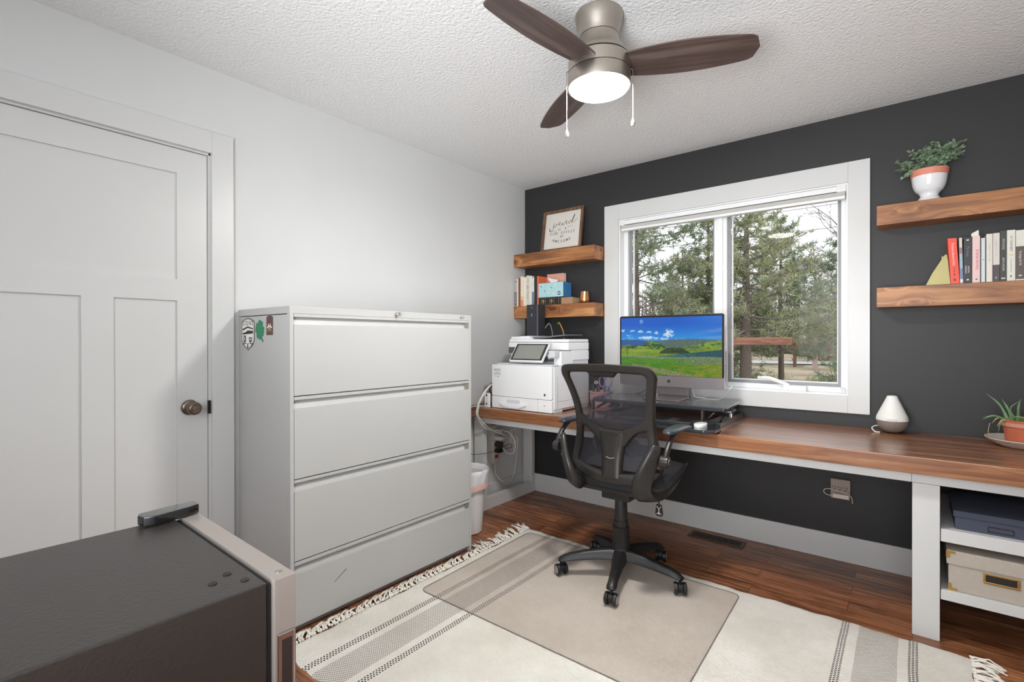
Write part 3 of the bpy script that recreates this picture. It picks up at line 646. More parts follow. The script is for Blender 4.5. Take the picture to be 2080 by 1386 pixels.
build('page_marker', MB().prism([(2.692,.006),(2.718,.006),(2.717,.034),(2.712,.032),(2.692,.020)], lambda x, v_: (x,-.135,z+.208+v_), lambda x, v_: (x,-.1345,z+.208+v_)), M_PAPER, H[3][0], smooth=False)
H[4][1]('edge',.0,.003,.0,.201,(52,50,52)); H[4][1]('edge',.016,.019,.0,.201,(52,50,52)); H[4][1]('dot',.008,.011,.100,.104,(70,100,130))
b_marks[H[5][0].name]('lettering',.09,.18,.007,.013,(190,184,170),.005)
H[6][1]('spine_label',.0005,.0225,.075,.2185,(206,198,190)); b_marks[H[6][0].name]('lettering',.11,.18,.009,.014,(186,176,172),.005); H[6][1]('publisher_mark',.009,.014,.014,.020,(190,184,180))
H[7][2]('MOVING', .165, .0105, (206,202,192), sp=1.25); H[7][2]('BETH MOORE', .075, .0092, (206,202,192), sp=1.05); H[7][1]('publisher_mark',.004,.017,.010,.015,(214,210,200))
H[8][2]('AT YOUR BEST', .165, .0105, (96,98,100), sp=1.0); H[8][1]('bow_mark',.007,.020,.1125,.1165,(216,178,84)); H[8][2]('Carey Nieuwhof', .068, .0085, (150,158,166)); H[8][1]('publisher_mark',.010,.016,.016,.024,(70,130,116))
H[9][1]('spine_half',.0005,.0285,.150,.2215,(214,210,200)); H[9][2]('The Bridges We Tell', .098, .0105, (226,220,210), sq=.72); H[9][1]('publisher_mark',.010,.019,.018,.024,(200,190,180)); H[9][1]('spine_foot',.0,.029,.0,.005,(214,210,200))
H[10][1]('spine_band',.0,.033,.172,.186,(220,180,70)); H[10][2]('Thesaurus', .095, .021, (236,236,240))

# ------------------------------------------------------------ plants
def leafmat(n, c0, c1, r=.5):
    m = mat(n, c0, r, tint=c1, vscale=28); return m
wp = thing('potted_plant', 'leafy artificial eucalyptus in a white footed pot with terracotta rim', 'potted plant', (2.543,-.085,1.8895))
px_, py_, z = 2.543, -.085, 1.8895
wpp = [(q.x, q.y) for q in catmull([(.049,z+.0006,0),(.0495,z+.005,0),(.043,z+.015,0),(.036,z+.027,0),(.040,z+.040,0),(.054,z+.055,0),(.0635,z+.078,0),(.0680,z+.105,0),(.0705,z+.128,0)], 5)]
build('pot', MB().lathe([(.0001,z+.0005)]+wpp+[(.066,z+.128),(.062,z+.10),(.058,z+.078),(.0001,z+.060)], px_, py_, 48), mat('white_glaze', (226,226,228), .15, coat=.5), wp)
build('rim', MB().lathe([(.0700,z+.122),(.0712,z+.123),(.0755,z+.152),(.0725,z+.152),(.0665,z+.127)], px_, py_, 48), mat('terracotta_rim', (214,134,112), .6), wp)
build('soil', MB().lathe([(.0001,z+.138),(.070,z+.136),(.070,z+.130),(.0001,z+.130)], px_, py_, 24), mat('dark_moss', (40,44,34), .9), wp)
rr = random.Random(3)
fo = MB(); stm = MB()
def leaf(mb, p, n, d, r):
    n = n.normalized(); d = (d-n*d.dot(n)).normalized(); s_ = n.cross(d)
    pts = [p, p+d*r*.5+s_*r*.48, p+d*r*1.15+s_*r*.5, p+d*r*1.7, p+d*r*1.15-s_*r*.5, p+d*r*.5-s_*r*.48]
    c_ = p+d*r*.9-n*r*.18
    k = len(mb.v); mb.v += [tuple(q) for q in pts]+[tuple(c_)]
    mb.f += [(k+i, k+(i+1) % 6, k+6) for i in range(6)]
tips = []
for i in range(30):
    a_ = rr.uniform(0, 2*PI); rad = rr.uniform(.2, 1)**.6
    tx = px_+math.cos(a_)*rad*.115+.004; ty = py_+math.sin(a_)*rad*.060; tz = z+.15+rr.uniform(.03,.135)*(1.08-.45*rad)
    if tx > px_+.03: tz += .022
    if tx < px_-.05: tz -= .030
    tips.append((tx, ty, tz))
tips += [(px_+.125,py_-.01,z+.268), (px_+.112,py_,z+.225), (px_+.105,py_-.02,z+.20), (px_+.02,py_,z+.290), (px_-.125,py_-.01,z+.21), (px_-.12,py_,z+.175), (px_-.095,py_-.03,z+.128), (px_-.07,py_-.02,z+.255)]
for tx, ty, tz in tips:
    ty = min(ty, -.012)
    b0 = Vector((px_+(tx-px_)*.25, py_+(ty-py_)*.25, z+.135)); b1 = Vector((tx, ty, tz)); mid = (b0+b1)/2+Vector((0,0,.02))
    P = catmull([b0, mid, b1], 5); stm.tube(P, .0012, 5)
    for j in range(2, len(P)):
        for _ in range(3):
            o_ = Vector((rr.uniform(-1,1), rr.uniform(-1,1), rr.uniform(-.2,1)))
            dd = Vector((rr.uniform(-1,1), rr.uniform(-1,1), rr.uniform(-.3,.8))); nn = Vector((rr.uniform(-.6,.6), rr.uniform(-1,.2), rr.uniform(.1,1)))
            q = P[j]+dd.normalized()*.004
            if q.y > -.016: continue
            leaf(fo, q, nn, dd, rr.uniform(.0085,.0140))
build('foliage', fo, leafmat('eucalyptus', (156,174,138), (84,112,92)), wp, solid=.0004, smooth=False)
build('stems', stm, mat('stem_green', (70,84,56), .6), wp)
# aloe in terracotta on a saucer
ax_, ay_, z = 2.868, -.185, .7455
al = thing('potted_plant', 'spiky green aloe in a chipped terracotta pot at the end of the desk', 'potted plant', (ax_,ay_,z+.014))
sa = build('saucer', MB().lathe([(.0001,z+.0005),(.080,z+.0005),(.088,z+.004),(.108,z+.014),(.135,z+.034),(.136,z+.038),(.133,z+.038),(.106,z+.018),(.082,z+.010),(.0001,z+.010)], ax_, ay_, 56), mat('patterned_saucer', (222,214,204), .35, tint=(184,172,162), vscale=60))
tag(sa, 'pale patterned plate under the terracotta plant pot', 'plate')
M_TERRA = mat('terracotta', (190,104,72), .8, bump=.4, bscale=90, bdist=.001, tint=(164,84,58), vscale=14)
build('pot', MB().lathe([(.0001,z+.0125),(.066,z+.0125),(.0665,z+.016),(.0755,z+.088),(.080,z+.089),(.0825,z+.120),(.079,z+.120),(.074,z+.09),(.0001,z+.09)], ax_, ay_, 48), M_TERRA, al)
build('rim_stain', MB().lathe([(.0805,z+.092),(.0826,z+.108),(.0828,z+.108),(.0808,z+.092)], ax_, ay_, 48), mat('lime_stain', (200,158,142), .9, bump=.5, bscale=60, tint=(188,120,96), vscale=40), al)
build('soil', MB().lathe([(.0001,z+.112),(.0785,z+.108),(.078,z+.10),(.0001,z+.10)], ax_, ay_, 24), mat('potting_soil', (52,42,34), .95, bump=.8, bscale=200), al)
def blade(mb, pts, w0, k=6, th=.0035):
    P = catmull(pts, k); n = len(P)
    mb.tube(P, [w0*max(.06, (1-i/(n-1))**.7)*(.85+.15*math.sin(i)) for i in range(n)], 6, sx=.45)
aloe = MB()
zz = z+.108
specs = [((-.072,-.01,.0),(-.085,.0,.07),(-.130,.0,.120)), ((-.055,-.02,0),(-.062,-.02,.06),(-.080,-.01,.100)), ((-.035,-.02,0),(-.030,-.03,.06),(-.024,-.03,.104)),
         ((-.04,0,0),(-.05,.02,.055),(-.010,.03,.098)), ((-.07,-.02,0),(-.105,-.03,.024),(-.145,-.03,.004)), ((-.065,-.03,0),(-.085,-.05,.0),(-.095,-.055,-.046)),
         ((-.02,-.01,0),(.02,-.02,.07),(.085,-.03,.050)), ((.0,-.02,0),(.03,-.05,.03),(.07,-.07,.0)), ((.01,.01,0),(.03,.02,.05),(.06,.05,.09)), ((-.05,-.03,0),(-.04,-.05,.03),(.01,-.07,.02)), ((.03,0,0),(.07,0,.05),(.11,0,.02)),
         ((-.06,0,0),(-.10,.01,.018),(-.140,0,.012)), ((-.03,-.03,0),(0,-.06,.03),(.05,-.075,.012))]
for i, (p0, p1, p2) in enumerate(specs):
    A_ = Vector((ax_, ay_, zz)); blade(aloe, [A_+Vector(p0)*.8, A_+Vector(p1), A_+Vector(p2)], .0075 if i < 7 else .006)
build('leaves', aloe, leafmat('aloe_green', (116,150,98), (74,112,64), .4), al)
dr_ = MB()
for p0, p1, p2 in (((-.06,-.01,0),(-.09,-.02,.015),(-.115,-.03,-.012)), ((-.06,-.03,.0),(-.08,-.05,.01),(-.10,-.05,-.02))):
    A_ = Vector((ax_, ay_, zz)); blade(dr_, [A_+Vector(p0)*.8, A_+Vector(p1), A_+Vector(p2)], .006)
dr_.tube(catmull([(ax_-.12,ay_-.03,zz-.01),(ax_-.125,ay_-.03,zz-.05),(ax_-.115,ay_-.03,z+.038)], 5), .0012, 5)
build('dry_leaf', dr_, mat('dry_leaf', (190,160,120), .8), al, label='withered tan leaf')
# diffuser
z = .7455; df = thing('aroma_diffuser', 'white teardrop aroma diffuser with taupe base on the desk', 'diffuser', (2.400,-.105,z))
build('base', MB().lathe([(.0001,z+.004),(.030,z+.004),(.048,z+.016),(.060,z+.034),(.0655,z+.050),(.067,z+.063),(.064,z+.063),(.0001,z+.06)], 2.400, -.105, 48), mat('taupe_plastic', (132,122,114), .5), df)
build('foot', MB().lathe([(.0001,z+.0003),(.02,z+.0003),(.021,z+.0045),(.0001,z+.0045)], 2.400, -.105, 24), M_BLACKPL, df)
build('cover', MB().lathe([(.067,z+.0635),(.0672,z+.070),(.064,z+.084),(.052,z+.112),(.036,z+.148),(.0225,z+.180),(.0205,z+.1845),(.017,z+.186),(.010,z+.184),(.0001,z+.184)], 2.400, -.105, 48), mat('matt_white', (228,227,222), .5), df)
tl = text('lettering', 'young living', .0085, (2.401,-.1725,z+.072), (1,0,.0), (0,.15,1), mat('grey_print', (150,150,150), .6), df)
build('power_cable', MB().tube(catmull([(2.355,-.085,z+.022),(2.335,-.10,z+.028),(2.318,-.12,z+.018),(2.332,-.15,z+.004),(2.352,-.150,z+.003)], 6), .0028, 8), M_WHITEPL, df)
# ============================================================ THINGS ON THE DESK
DZt = .7455
# ---- printer
M_PR = mat('printer_white', (224,224,224), .35); M_PRG = mat('printer_grey', (196,197,200), .4); M_PRD = mat('printer_dark', (78,76,80), .4)
pr = thing('printer', 'large white multifunction printer with tilted touch screen on the desk', 'printer', (.45,-.42,DZt))
x0, x1, yf, yb = .198, .702, -.645, -.185; z = DZt
build('body', MB().box(x0+.004,x1,yf+.022,yb,z+.022,z+.300), M_PR, pr, bevel=.004)
build('foot', MB().box(x0+.03,x0+.09,yf+.05,yf+.11,z+.0003,z+.022).box(x1-.09,x1-.03,yf+.05,yf+.11,z+.0003,z+.022).box(x0+.03,x0+.09,yb-.09,yb-.03,z+.0003,z+.022).box(x1-.09,x1-.03,yb-.09,yb-.03,z+.0003,z+.022), M_PRG, pr)
build('base', MB().box(x0+.02,x1-.01,yf+.03,yb-.01,z+.008,z+.0215).box(x1-.07,x1-.002,yf+.026,yf+.12,z+.0004,z+.0215).box(x1-.07,x1-.002,yb-.1,yb-.01,z+.0004,z+.0215), M_PRG, pr)
build('front_cover', MB().prism(rrect(x0,x1-.004,z+.085,z+.300,.012), lambda x, zz: (x,yf+.021,zz), lambda x, zz: (x,yf,zz)), M_PR, pr, bevel=.002)
tray = build('paper_tray', MB().prism(rrect(x0,x1-.115,z+.003,z+.083,.004), lambda x, zz: (x,yf+.021,zz), lambda x, zz: (x,yf+.001,zz)), M_PR, pr, bevel=.0015)
build('tray_recess', MB().box(.330,.440,yf-.0003,yf+.0009,z+.042,z+.066), M_PRG, tray)
build('tray_handle', MB().prism([(.272,z+.038),(.300,z+.022),(.338,z+.012),(.430,z+.012),(.470,z+.024),(.500,z+.036),(.470,z+.040),(.300,z+.042)], lambda x, zz: (x,yf+.0005,zz), lambda x, zz: (x,yf-.012,zz)), M_PR, tray, bevel=.002)
cs = build('side_tray_cover', MB().prism(rrect(x1-.113,x1-.004,z+.003,z+.083,.004), lambda x, zz: (x,yf+.021,zz), lambda x, zz: (x,yf+.001,zz)), M_PR, pr, bevel=.0015)
build('tray_mark', MB().box(x1-.066,x1-.056,yf+.0001,yf+.0008,z+.044,z+.048), M_PRD, cs)
build('power_badge', MB().box(.637,.650,yf-.0012,yf-.0002,z+.108,z+.124), M_PRD, pr)
o = MB()
for a, b_, c_, d_ in ((x1+.0002,yf+.14,yf+.1405,.30),): o.box(x1-.001,x1+.0006,yf+.060,yf+.0615,z+.03,z+.235)
o.box(x1-.001,x1+.0006,yf+.06,yb-.01,z+.070,z+.0712).box(x1-.001,x1+.0006,yf+.0,yb-.0,z+.2995,z+.3008)
build('panel_seam', o, M_PRD, pr, smooth=False)
build('output_deck', MB().box(x0+.02,x1-.02,yf+.03,yf+.28,z+.300,z+.309).box(x0+.01,x1-.005,yf+.20,yb,z+.300,z+.365), M_PRG, pr, bevel=.003)
build('scanner_neck', MB().box(x0,x1,yf+.245,yb,z+.332,z+.395).box(x1-.06,x1,yf+.105,yf+.2445,z+.300,z+.395).box(x0+.01,x1-.004,yf+.25,yb-.004,z+.394,z+.402), M_PR, pr, bevel=.003)
build('output_mouth', MB().box(x0+.012,x1-.065,yf+.18,yf+.246,z+.322,z+.352), M_PRD, pr, bevel=.002)
build('scanner', MB().box(x0-.004,x1+.001,yf+.190,yb,z+.400,z+.452), M_PR, pr, bevel=.006)
build('scanner_dark_panel', MB().box(x0-.002,x0+.22,yf+.1875,yf+.20,z+.375,z+.418), M_PRD, pr, bevel=.002)
build('scanner_lid', MB().box(x0-.006,x1-.002,yf+.20,yb,z+.453,z+.474), M_PR, pr, bevel=.006)
fd = build('document_feeder', MB().prism([(-.006,.474),(.0,.492),(.16,.498),(.19,.474)], lambda a, b_: (x0+a,yf+.215,z+b_), lambda a, b_: (x0+a,yb-.02,z+b_)), M_PR, pr, bevel=.004)
build('feeder_tray', MB().prism([(.150,.490),(.165,.474),(.30,.482),(.44,.497),(.475,.500),(.475,.505),(.43,.504),(.29,.494)], lambda a, b_: (x0+a,yf+.24,z+b_), lambda a, b_: (x0+a,yb-.035,z+b_)), mat('feeder_grey', (104,106,112), .3), pr, bevel=.002)
# tilted touch panel
a = math.radians(52)
F, M, R, U, Nn = basis((.335,-.700,1.078), (1,0,.01), (0,math.cos(a),math.sin(a)))
F, M, R, U, Nn = basis((.338,-.632,1.072), (1,0,0), (0,math.cos(a),math.sin(a)))
dp = build('touch_panel', MB().prism(rrect(0,.272,0,.152,.008), lambda u, v_: F(u,v_,-.016), lambda u, v_: F(u,v_,0)), M_PR, pr, bevel=.002)
build('bezel', MB().prism(rrect(.006,.266,.010,.146,.003), lambda u, v_: F(u,v_,.0002), lambda u, v_: F(u,v_,.0008)), M_INK, dp, smooth=False)
build('screen', MB().box(.024,.248,.020,.136,.001,.0014,M), mat('dim_screen', (128,128,122), .3, coat=.4), dp, smooth=False)
build('hinge', MB().box(.09,.18,.03,.12,-.07,-.016,M), M_PRG, pr, bevel=.006)
build('card_reader', MB().box(.640,.690,-.60,-.535,1.098,1.146).box(.628,.650,-.59,-.55,1.09,1.125), M_PRG, pr, bevel=.006)
text('lettering', 'METRO', .0175, (x0+.050,yf-.0014,z+.2640), (1,0,0), (0,0,1), mat('grey_print2', (120,122,126), .6), pr, space=1.1)
for i, (w_, u) in enumerate(((.05,.05),(.06,.05),(.075,.05),(.066,.052))):
    text('lettering', ['service & supply','office equipment co','123 main st suite','call for toner'][i], .0062, (x0+u,yf-.0014,z+.249-.0068*i), (1,0,0), (0,0,1), mat('grey_print', (150,150,150), .6), pr) if False else None
o = MB()
rr = random.Random(5)
for i, (xa, xb) in enumerate(((.030,.068),(.026,.076),(.014,.084),(.022,.076))):
    x = x0+xa
    while x < x0+xb:
        l = rr.uniform(.003,.007); o.box(x, min(x+l, x0+xb), yf-.0009, yf-.0002, z+.2480-.0062*i, z+.2505-.0062*i); x += l+.0013
o.box(x0+.017,x0+.023,yf-.0009,yf-.0002,z+.2205,z+.223).box(x0+.030,x0+.037,yf-.0009,yf-.0002,z+.218,z+.220)
build('small_print', o, mat('grey_print', (150,150,150), .6), pr, smooth=False)
build('small_print', MB().box(x0+.046,x0+.066,yf-.0009,yf-.0002,z+.2155,z+.219), mat('grey_print2', (120,122,126), .6), pr, smooth=False)
# ---- router on the printer
ro = thing('router', 'tall matte black router tower with two blue lights on top of the printer', 'router', (.29,-.24,z+.4975))
build('body', MB().prism(rrect(.236,.345,-.302,-.200,.014), lambda x, y: (x,y,z+.4985), lambda x, y: (x,y,1.474)), mat('router_black', (44,45,50), .45), ro, bevel=.003)
M_LED = emit('blue_led', (.12,.32,1,1), 3.0)
build('status_light', MB().cyl((.290,-.3021,1.404),(.290,-.3032,1.404),.0024), M_LED, ro); build('status_light', MB().cyl((.290,-.3021,1.392),(.290,-.3032,1.392),.0024), M_LED, ro)
build('logo', MB().prism([(.281,1.452),(.287,1.457),(.291,1.452),(.297,1.458),(.291,1.444)], lambda x, zz: (x,-.3021,zz), lambda x, zz: (x,-.3026,zz)), mat('logo_grey', (130,132,136), .5), ro, smooth=False)
cb = build('network_cable', MB().tube(catmull([(.40,-.12,1.33),(.42,-.14,1.345),(.445,-.15,1.32),(.47,-.15,1.26),(.48,-.16,1.16),(.48,-.165,1.0),(.47,-.16,.80),(.46,-.15,.750)], 6), .0032, 8), mat('yellow_cable', (198,160,60), .4))
tag(cb, 'yellow network cable looping behind the black router', 'cable')
cb = build('network_cable', MB().tube(catmull([(.352,-.22,1.30),(.37,-.20,1.335),(.385,-.19,1.31),(.385,-.17,1.24),(.38,-.16,1.1),(.38,-.15,.90),(.38,-.14,.750)], 6), .0028, 8), mat('grey_cable', (150,150,150), .4))
tag(cb, 'grey cable hanging from the back of the router', 'cable')

# ---- standing desk converter
sd = thing('desk_riser', 'black sit-stand desk riser carrying the computer', 'desk riser', (1.33,-.35,DZt))
M_SD = mat('riser_black', (46,48,52), .22, coat=.4, bump=.1, bscale=800, bdist=.0002)
ptop = [(.955,-.565),(1.715,-.565),(1.728,-.548),(1.690,-.115),(1.68,-.105),(1.16,-.105),(.925,-.20),(.918,-.49),(.935,-.55)]
build('top_platform', MB().prism(ptop, lambda x, y: (x,y,.838), lambda x, y: (x,y,.858)), M_SD, sd, bevel=.004)
kt = [(.93,-.775),(1.68,-.775),(1.722,-.74),(1.722,-.665),(1.715,-.62),(1.66,-.46),(.94,-.46),(.88,-.62),(.878,-.74)]
build('keyboard_tray', MB().prism(kt, lambda x, y: (x,y,.752), lambda x, y: (x,y,.770)), M_SD, sd, bevel=.005)
for sx in (0, 1):
    xx = 1.640 if sx else .955
    build('base_rail', MB().box(xx-.03, xx+.042, -.515, -.055, DZt+.0005, DZt+.028), M_SD, sd, bevel=.004)
    build('rail_edge', MB().box((xx+.0425) if sx else xx-.0325, (xx+.0445) if sx else xx-.0305, -.513, -.057, DZt+.001, DZt+.026), M_SILVER, sd)
    build('arm', MB().tube([(xx-.035,-.46,.788),(xx-.035,-.20,.832)], .009, 8, sx=.5).tube([(xx-.02,-.16,.772),(xx-.02,-.40,.832)], .009, 8, sx=.5), M_SD, sd)
    build('upright', MB().box(xx-.068, xx-.058, -.478, -.452, .770, .837), M_BRONZE, sd)
    build('release_handle', MB().prism(rrect(-.31,-.20,.797,.815,.006), lambda y, zz: (xx+.008,y,zz), lambda y, zz: (xx+.044,y,zz)).box(xx+.012,xx+.03,-.24,-.215,DZt+.025,.80), M_SILVER, sd, bevel=.003)
build('crossbar', MB().box(.96,1.64,-.10,-.07,.762,.80), M_SD, sd)
# ---- keyboard & mouse
kb = thing('keyboard', 'slim dark grey keyboard with numeric keypad on the riser tray', 'keyboard', (1.33,-.55,.7705))
kx0, kx1, ky0, ky1 = 1.145, 1.562, -.640, -.505
build('case', MB().box(kx0,kx1,ky0,ky1,.7706,.7756), mat('kb_case', (96,94,94), .35, .5), kb, bevel=.002)
M_KEY = mat('key_black', (30,30,32), .45)
def key(mb, xa, xb, ya, yb_): mb.box(xa+.0012, xb-.0012, ya+.0012, yb_-.0012, .7756, .7776)
rows = []
u = .01885
y = ky1-.008
# keys in three blocks: individual keys for the first rows are grouped per block
def block(nm, xs, widths, ny, ys, hk=.0185):
    for r in range(ny):
        x = xs
        for wd_ in widths:
            mb = MB(); key(mb, x, x+wd_, ys-hk*(r+1), ys-hk*r); build(nm, mb, M_KEY, kb, smooth=False); x += wd_
block('key', kx0+.008, [u]*13+[.0271], 5, y); block('space_bar', kx0+.008+u*4, [u*5], 1, y-.0185*5, .0185); block('key', kx0+.008, [u]*4, 1, y-.0185*5); block('key', kx0+.008+u*9, [u]*5, 1, y-.0185*5); block('key', kx1-.008-u*4, [u]*4, 5, y)
ms = build('computer_mouse', MB().grid([[(1.628+.030*math.cos(t*PI/16)*(1 if k < 3 else (.96,.84,.6,.3,.02)[k-3]), -.660+.056*math.sin(t*PI/16)*(1 if k < 3 else (.97,.86,.62,.3,.02)[k-3]), (.7705,.776,.781,.786,.7865,.7885,.7895,.7898)[k]) for t in range(32)] for k in range(8)], closed_u=True), mat('mouse_white', (236,235,232), .15, coat=.6), sharp=70)
tag(ms, 'white low-profile wireless mouse on the riser tray', 'mouse')

# ---- all-in-one computer
im = thing('computer', 'large all-in-one desktop computer showing a green meadow under blue sky', 'computer', (1.322,-.28,.8585))
x0, x1, z0, z1, yy = .996, 1.646, .928, 1.366, -.300
M_ALU = mat('space_grey_aluminium', (150,142,142), .32, .75)
build('housing', MB().prism(rrect(x0,x1,z0,z1,.014,8), lambda x, zz: (x,yy+.006,zz), lambda x, zz: (x,yy+.001,zz)), M_ALU, im, bevel=.001)
bk = MB(); nu, nv = 24, 16; P = []
for i in range(nv+1):
    row = []
    for k in range(nu+1):
        u_, v_ = k/nu*2-1, i/nv*2-1; b_ = max(0, 1-abs(u_)**2.6)*max(0, 1-abs(v_)**2.6)
        row.append((x0+.006+(x1-x0-.012)*(u_+1)/2, yy+.006+.036*b_**.8, z0+.006+(z1-z0-.012)*(v_+1)/2))
    P.append(row)
build('back_shell', bk.grid(P), M_ALU, im, sharp=80)
build('glass_front', MB().prism(rrect(x0+.001,x1-.001,z0+.066,z1-.001,.013,8), lambda x, zz: (x,yy+.001,zz), lambda x, zz: (x,yy-.0005,zz)), mat('bezel_black', (20,20,24), .3), im, smooth=False)
build('chin', MB().prism([(x0+.001,z0+.066),(x0+.001,z0+.014),(x0+.005,z0+.005),(x0+.014,z0+.001),(x1-.014,z0+.001),(x1-.005,z0+.005),(x1-.001,z0+.014),(x1-.001,z0+.066)], lambda x, zz: (x,yy+.001,zz), lambda x, zz: (x,yy-.0005,zz)), M_ALU, im, smooth=False)
# picture on the display, painted per vertex
sx0, sx1, sz0, sz1 = x0+.012, x1-.014, z0+.0675, z1-.013
nx, nz_ = 320, 188
def lerp(a, b, t): t = max(0, min(1, t)); return tuple(a[i]+(b[i]-a[i])*t for i in range(3))
def fbm(x, y, s=0, o=4):
    v_, a_ = 0, .5
    for i in range(o): v_ += a_*noise.noise(Vector((x, y, s+i*7.3))); x *= 2.1; y *= 2.1; a_ *= .5
    return v_
clouds = [(.22,.93,.020,.035,.55),(.02,.77,.018,.03,.8),(.12,.77,.025,.018,.8),(.205,.757,.030,.022,.9),(.30,.745,.028,.018,.9),(.38,.735,.022,.026,.9),(.505,.745,.045,.035,1),(.495,.70,.050,.040,1),(.49,.80,.03,.012,.3),(.085,.69,.03,.01,.7),(.10,.655,.03,.012,.8),(.27,.645,.085,.028,1),(.37,.638,.045,.018,.9),(.07,.60,.09,.02,.9),(.45,.63,.05,.02,.8),(.62,.625,.06,.008,.6)]
cols = []; vs = []
for j_ in range(nz_):
    v_ = j_/(nz_-1)
    for i_ in range(nx):
        u_ = i_/(nx-1)
        hz = .60+.015*math.sin(u_*9+1)+.02*math.exp(-((u_-.55)/.15)**2)+.012*u_
        n1 = fbm(u_*6, v_*6, 3); n2_ = fbm(u_*26, v_*40, 12, 3)*.7
        if v_ > hz:
            c_ = lerp((40,140,214), (14,88,190), (v_-hz)/(1-hz)*1.5)
            c_ = lerp(c_, (52,124,212), max(0, u_-.6)*max(0, v_-.6)*4)
            cd = 0
            for cx, cy, rx_, ry_, a_ in clouds:
                d_ = ((u_-cx)/rx_)**2+((v_-cy)/ry_)**2
                if d_ < 4: cd = max(cd, a_*max(0, min(1, (1.15-d_*.8)+2.2*fbm(u_*42, v_*34, 9))))
            w_ = max(0, 1-abs((v_-.70-(u_-.74)*.30)/.05))*max(0, min(1, (u_-.72)*6))*.75*(.55+fbm(u_*14-v_*9, v_*40, 5))
            w2 = max(0, 1-abs((v_-.645-(u_-.8)*.06)/.03))*max(0, min(1, (u_-.75)*6))*.6
            c_ = lerp(c_, (214,220,236), cd*.92); c_ = lerp(c_, (150,150,196), w_+w2)
        else:
            c_ = lerp((70,96,104), (88,104,92), v_*1.2+n2_)                      # far range
            if u_ < .27 and v_ > .50+.03*math.sin(u_*22): c_ = (38,84,140)
            h1 = .46+.125*math.exp(-((u_-.34)/.12)**2)+.05*math.exp(-((u_-.10)/.10)**2)
            if v_ < h1:                                                          # wooded green hill
                c_ = lerp((84,120,40), (116,150,48), .5+n1*1.5)
                if fbm(u_*17+3, v_*26, 1, 3) > -.02+.25*max(0, (u_-.28))*(v_ > .5): c_ = lerp((36,62,40), (52,80,48), .5+n2_*2)
            h2 = .47+.13*math.exp(-((u_-1.0)/.28)**2)
            if v_ < h2 and u_ > .5:
                c_ = lerp((88,112,62), (120,150,52), .5+n1*2+(u_-.75))
                if fbm(u_*20, v_*44, 14, 3) > .10: c_ = lerp(c_, (58,78,52), .8)
            if v_ < .445+.012*math.sin(u_*7)+.10*max(0, u_-.7): c_ = lerp((98,128,34), (128,152,40), .5+n1*1.6+.3*math.sin(v_*60+u_*5))
            tw = 1-((u_-.56)/.15)**2
            if tw > 0 and .375 < v_ < .385+.095*tw**.6+.02*n2_*3: c_ = lerp((28,48,30), (60,82,40), .4+n2_*2.4)
            if .315+.02*(u_-.4) < v_ < .325+.20*max(0, u_-.36) and u_ > .38: c_ = lerp((70,116,100), (30,76,82), (u_-.38)*2.2+n2_)
            if v_ < .325+.008*math.sin(u_*9) and v_ > .29: c_ = lerp((92,112,84), (124,142,112), .5+n2_*2)
            if v_ < .30+.012*math.sin(u_*6+2): c_ = lerp((56,112,22), (92,136,30), .5+fbm(u_*9, v_*22, 6))
            if .185+.02*math.sin(u_*11) < v_ < .315 and u_ > .52: c_ = lerp(c_, lerp((76,92,66), (134,146,118), .5+fbm(u_*40, v_*60, 8, 3)*1.3), min(.85, (u_-.52)*4))
            if v_ < .20+.02*math.sin(u_*8): c_ = lerp((64,118,20), (138,134,38), (u_-.35)*1.1+fbm(u_*12, v_*26, 7)*1.2)
            if u_ > .12 and v_ < .19-.26*max(0, u_-.12) and v_ > .10-.26*max(0, u_-.12)*.9 and u_ < .78: c_ = lerp((92,106,60), (146,138,104), .5+fbm(u_*40, v_*56, 3, 3)*1.3)
            g_ = fbm(u_*60, v_*70, 11, 2)*.35; c_ = tuple(max(0, q*(1+g_)) for q in c_)
        if abs(u_-.068) < .0022 and .315 < v_ < .43: c_ = (60,72,40)
        if abs(u_-.064) < .014 and .424 < v_ < .440: c_ = (60,72,40)
        cols.append(tuple(srgb(*[max(0, min(255, q)) for q in c_])[:3])+(1,))
        vs.append((sx0+(sx1-sx0)*u_, yy-.0012, sz0+(sz1-sz0)*v_))
mb = MB(); mb.v = vs; mb.f = [(j_*nx+i_, j_*nx+i_+1, (j_+1)*nx+i_+1, (j_+1)*nx+i_) for j_ in range(nz_-1) for i_ in range(nx-1)]
M_DISP = bpy.data.materials.new('display_picture'); M_DISP.use_nodes = True; N = M_DISP.node_tree.nodes; L = M_DISP.node_tree.links; p = N['Principled BSDF']
vc = N.new('ShaderNodeVertexColor'); vc.layer_name = 'Col'; p.inputs['Base Color'].default_value = (.01,.01,.01,1); p.inputs['Roughness'].default_value = .25; p.inputs['Specular IOR Level'].default_value = .3
L.new(vc.outputs['Color'], p.inputs['Emission Color']); p.inputs['Emission Strength'].default_value = .92; M_DISP.cycles.emission_sampling = 'NONE'
build('display', mb, M_DISP, im, smooth=False, cols=cols)
